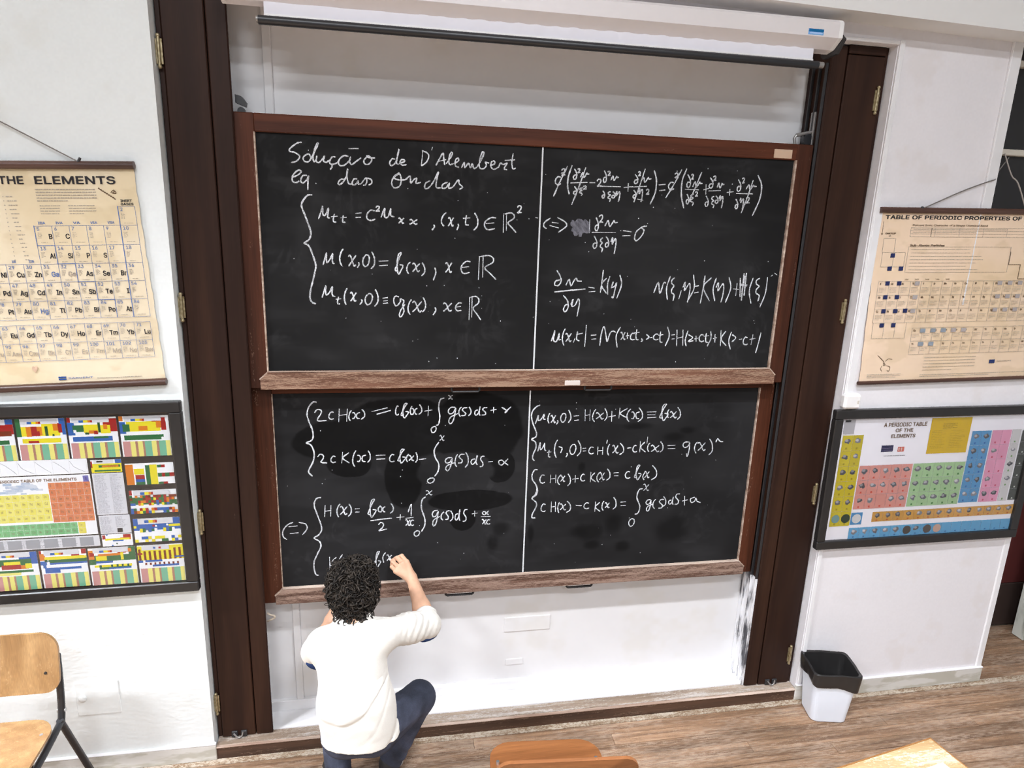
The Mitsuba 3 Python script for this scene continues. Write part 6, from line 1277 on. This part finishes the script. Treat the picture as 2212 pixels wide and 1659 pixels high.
def jeans():
    S = Sculpt((-0.42, -0.66, 0.02), (0.24, 0.04, 0.56), 0.005)
    S.bone((-0.092, -0.418, 0.430), (-0.184, -0.418, 0.430), 0.086, 0.084, 0.03)
    S.bone((-0.135, -0.415, 0.440), (-0.140, -0.410, 0.49), 0.082, 0.080, 0.04, ((1, 0, 0), 1.3))
    S.bone(HIP_R + (0.004, -0.005, -0.004), KN_R, 0.080, 0.064, 0.03)
    S.bone(KN_R, AN_R + (0.012, 0.01, 0.02), 0.064, 0.050, 0.025)
    S.bone(HIP_L + (-0.002, -0.005, -0.004), KN_L, 0.074, 0.060, 0.03)
    S.bone(KN_L, AN_L + (0, 0.0, 0.02), 0.060, 0.050, 0.025)
    gx, gy, gz = np.meshgrid(*S.ax, indexing='ij')
    w = np.sin((gz * 0.9 + gx * 0.8 - gy * 0.5) * 95 + 2 * np.sin(gx * 25)) * np.exp(-((gx - 0.02) / 0.05) ** 2)
    S.F -= (0.0028 * w).astype(np.float32)
    for d, a in ((AN_R, V(-0.38, -0.2, -0.9)), (AN_L, V(0.12, -0.62, -0.77))):
        a = a / np.linalg.norm(a)
        p = d + a * 0.012
        near = np.sqrt((gx - p[0]) ** 2 + (gy - p[1]) ** 2 + (gz - p[2]) ** 2) < 0.11
        side = (gx - p[0]) * a[0] + (gy - p[1]) * a[1] + (gz - p[2]) * a[2]
        S.F[:] = np.where(near, np.maximum(S.F, side), S.F)
    return S.mesh()

def hair():
    r = np.random.default_rng(21)
    base = trimesh.creation.icosphere(5, 1.0)
    n = base.vertices.copy()
    C0, R0 = HEAD_C + (0, -0.008, 0.010), V(0.082, 0.094, 0.110)
    k = meshkit.fbm(n * 3.4 + 3, 4, 2) - 0.5
    v = n * R0 * (1 + 0.34 * k)[:, None] + C0
    face = (n[:, 1] > 0.42) & (n[:, 2] < 0.42)
    v[face] = HEAD_C + (v[face] - HEAD_C) * 0.78
    base.vertices = v
    ms = [base]
    nape = trimesh.creation.icosphere(4, 1.0)
    nape.vertices = nape.vertices * (V(0.062, 0.046, 0.066) * (1 + 0.3 * (meshkit.fbm(nape.vertices * 4, 3, 7) - 0.5))[:, None]) + HEAD_C + (0, -0.052, -0.078)
    ms.append(nape)
    def lock(p0, d, big):
        down_ = V(0, 0, -1) - d * (-d[2])
        down_ = down_ / (np.linalg.norm(down_) + 1e-6)
        a = np.cross(d, down_); a /= np.linalg.norm(a) + 1e-9
        L = r.uniform(0.7, 1.5) * big
        cr, turns = r.uniform(0.004, 0.0125) * big, r.uniform(0.6, 1.7) * r.choice([-1, 1])
        ph0 = r.uniform(0, 6.28)
        t = np.linspace(0, 1, 12)
        dirn = down_ * 0.7 + a * r.uniform(-1.2, 1.2)
        dirn /= np.linalg.norm(dirn)
        bi = np.cross(d, dirn)
        pts = p0 + d * (0.002 + r.uniform(0.006, 0.020) * np.sin(np.pi * np.clip(t * 1.1, 0, 1)))[:, None] + dirn * (0.034 * L * t)[:, None] + (np.cos(ph0 + turns * 6.28 * t) * cr * t ** 0.4)[:, None] * d * 0.8 + (np.sin(ph0 + turns * 6.28 * t) * cr * t ** 0.4)[:, None] * bi
        ms.append(tube(pts, r.uniform(0.0014, 0.0044) * (1 - 0.8 * t ** 2), 4))
    N, g = 1700, (1 + 5 ** 0.5) / 2
    for i in range(N):
        z = 1 - 2 * (i + 0.5) / N
        ph = 2 * np.pi * i / g + r.uniform(-0.05, 0.05)
        d = V(math.sqrt(1 - z * z) * math.cos(ph), math.sqrt(1 - z * z) * math.sin(ph), z)
        if (d[1] > 0.30 and d[2] < 0.45) or d[2] < -0.93:
            continue
        kk = float(meshkit.fbm((d * 3.4 + 3)[None], 4, 2)[0]) - 0.5
        lock(C0 + d * R0 * (0.97 + 0.34 * kk), d, r.choice([0.8, 1.0, 1.0, 1.35]))
    for i in range(320):
        d = V(r.normal(), r.normal() - 0.8, r.normal() * 0.8 - 0.2); d /= np.linalg.norm(d)
        if d[1] > 0.1:
            continue
        lock(HEAD_C + (0, -0.052, -0.078) + d * V(0.058, 0.042, 0.062), d, 0.9)
    return join(ms)

who = thing('person', 'person in white shirt and jeans crouching and writing on the lower blackboard with chalk', 'person')
obj('body', body(), 'skin', who, smooth=True)
obj('hair', hair(), 'dark_hair', who, smooth=True, label='short dark curly hair')
sh = obj('shirt', shirt(), 'shirt_cloth', who, smooth=True, label='white long-sleeved shirt with rolled sleeves')
obj('jeans', jeans(), 'denim', who, smooth=True, label='blue jeans')
def patch(center, normal, w, h, up):
    n_ = V(*normal); n_ /= np.linalg.norm(n_)
    u = V(*up) - n_ * (V(*up) @ n_); u /= np.linalg.norm(u)
    s_ = np.cross(u, n_)
    m = trimesh.creation.icosphere(3, 1.0)
    m.vertices = V(*center) + m.vertices @ np.array([s_ * w, u * h, n_ * 0.012])
    return m
obj('elbow_patch', patch(EL_R + (0.006, -0.022, -0.050), (0.25, -0.5, -0.83), 0.042, 0.026, (0.4, -0.3, 0.6)), 'navy_cloth', sh, smooth=True, label='navy elbow patch')
obj('elbow_patch', patch(EL_L + (-0.006, -0.046, -0.030), (-0.4, -0.72, -0.56), 0.030, 0.036, (0, -0.3, 1)), 'navy_cloth', sh, smooth=True, label='blue elbow patch')
# rolled cuffs
for a, b, k, r_ in ((EL_R, WR_R, 0.17, 0.043), (EL_L, WR_L, 0.34, 0.042)):
    d = (b - a) / np.linalg.norm(b - a)
    p = a + (b - a) * k
    e1 = np.cross(d, V(0, 0, 1)); e1 /= np.linalg.norm(e1); e2 = np.cross(d, e1)
    ang = np.linspace(0, 2 * np.pi, 33)
    ring = np.array([p + r_ * (math.cos(u) * e1 + math.sin(u) * e2) + d * 0.003 * math.sin(3 * u) for u in ang])
    obj('cuff', tube(ring, 0.0105, 8, False), 'shirt_cloth', sh, smooth=True)
for an, toe in ((AN_R, V(0.10, 0.55, 0)), (AN_L, V(-0.10, 0.30, 0))):
    toe = toe / np.linalg.norm(toe)
    S = Sculpt((an[0] - 0.16, an[1] - 0.12, 0.0), (an[0] + 0.16, an[1] + 0.28, 0.18), 0.005)
    kneel = an is AN_L
    heel = an + V(0, -0.012, -0.030)
    ball = an + toe * 0.115; ball[2] = 0.038
    tip = ball + toe * 0.060; tip[2] = 0.032
    S.bone(heel, ball, 0.034, 0.040, 0.02); S.bone(ball, tip, 0.040, 0.030, 0.02); S.bone(an, heel, 0.036, 0.034, 0.02); S.bone(an, ball, 0.036, 0.034, 0.03)
    S.F[:] = np.maximum(S.F, (0.012 - np.meshgrid(*S.ax, indexing='ij')[2]).astype(np.float32))
    s_ = obj('shoe', S.mesh(), 'shoe_leather', who, smooth=True, label='dark shoe')
    out = [heel + V(0, 0, -0.033), heel + V(0, 0, -0.030) + (ball - heel) * 0.5, V(ball[0], ball[1], 0.006)]
    sole = hull(np.vstack([np.array(rounded(-0.040, -0.055, 0.040, 0.085, 0.036).exterior.coords) @ np.array([[toe[1], -toe[0]], [toe[0], toe[1]]]) + ball[:2]] * 2) if False else np.vstack([np.c_[np.array(rounded(-0.040, -0.045, 0.040, 0.090, 0.036).exterior.coords) @ np.array([[toe[1], -toe[0]], [toe[0], toe[1]]]) + ball[:2], np.full(len(rounded(-0.040, -0.045, 0.040, 0.090, 0.036).exterior.coords), z)] for z in (0.001, 0.014)]))
    obj('sole', sole, 'shoe_rubber', s_, label='pale rubber sole')
tag(obj('chalk_stick', tube([(-0.020, 0.1165, 0.849), (0.004, 0.090, 0.846)], 0.0048, 10), 'chalk', smooth=40), 'stick of white chalk between the fingers of the writing person', 'chalk')
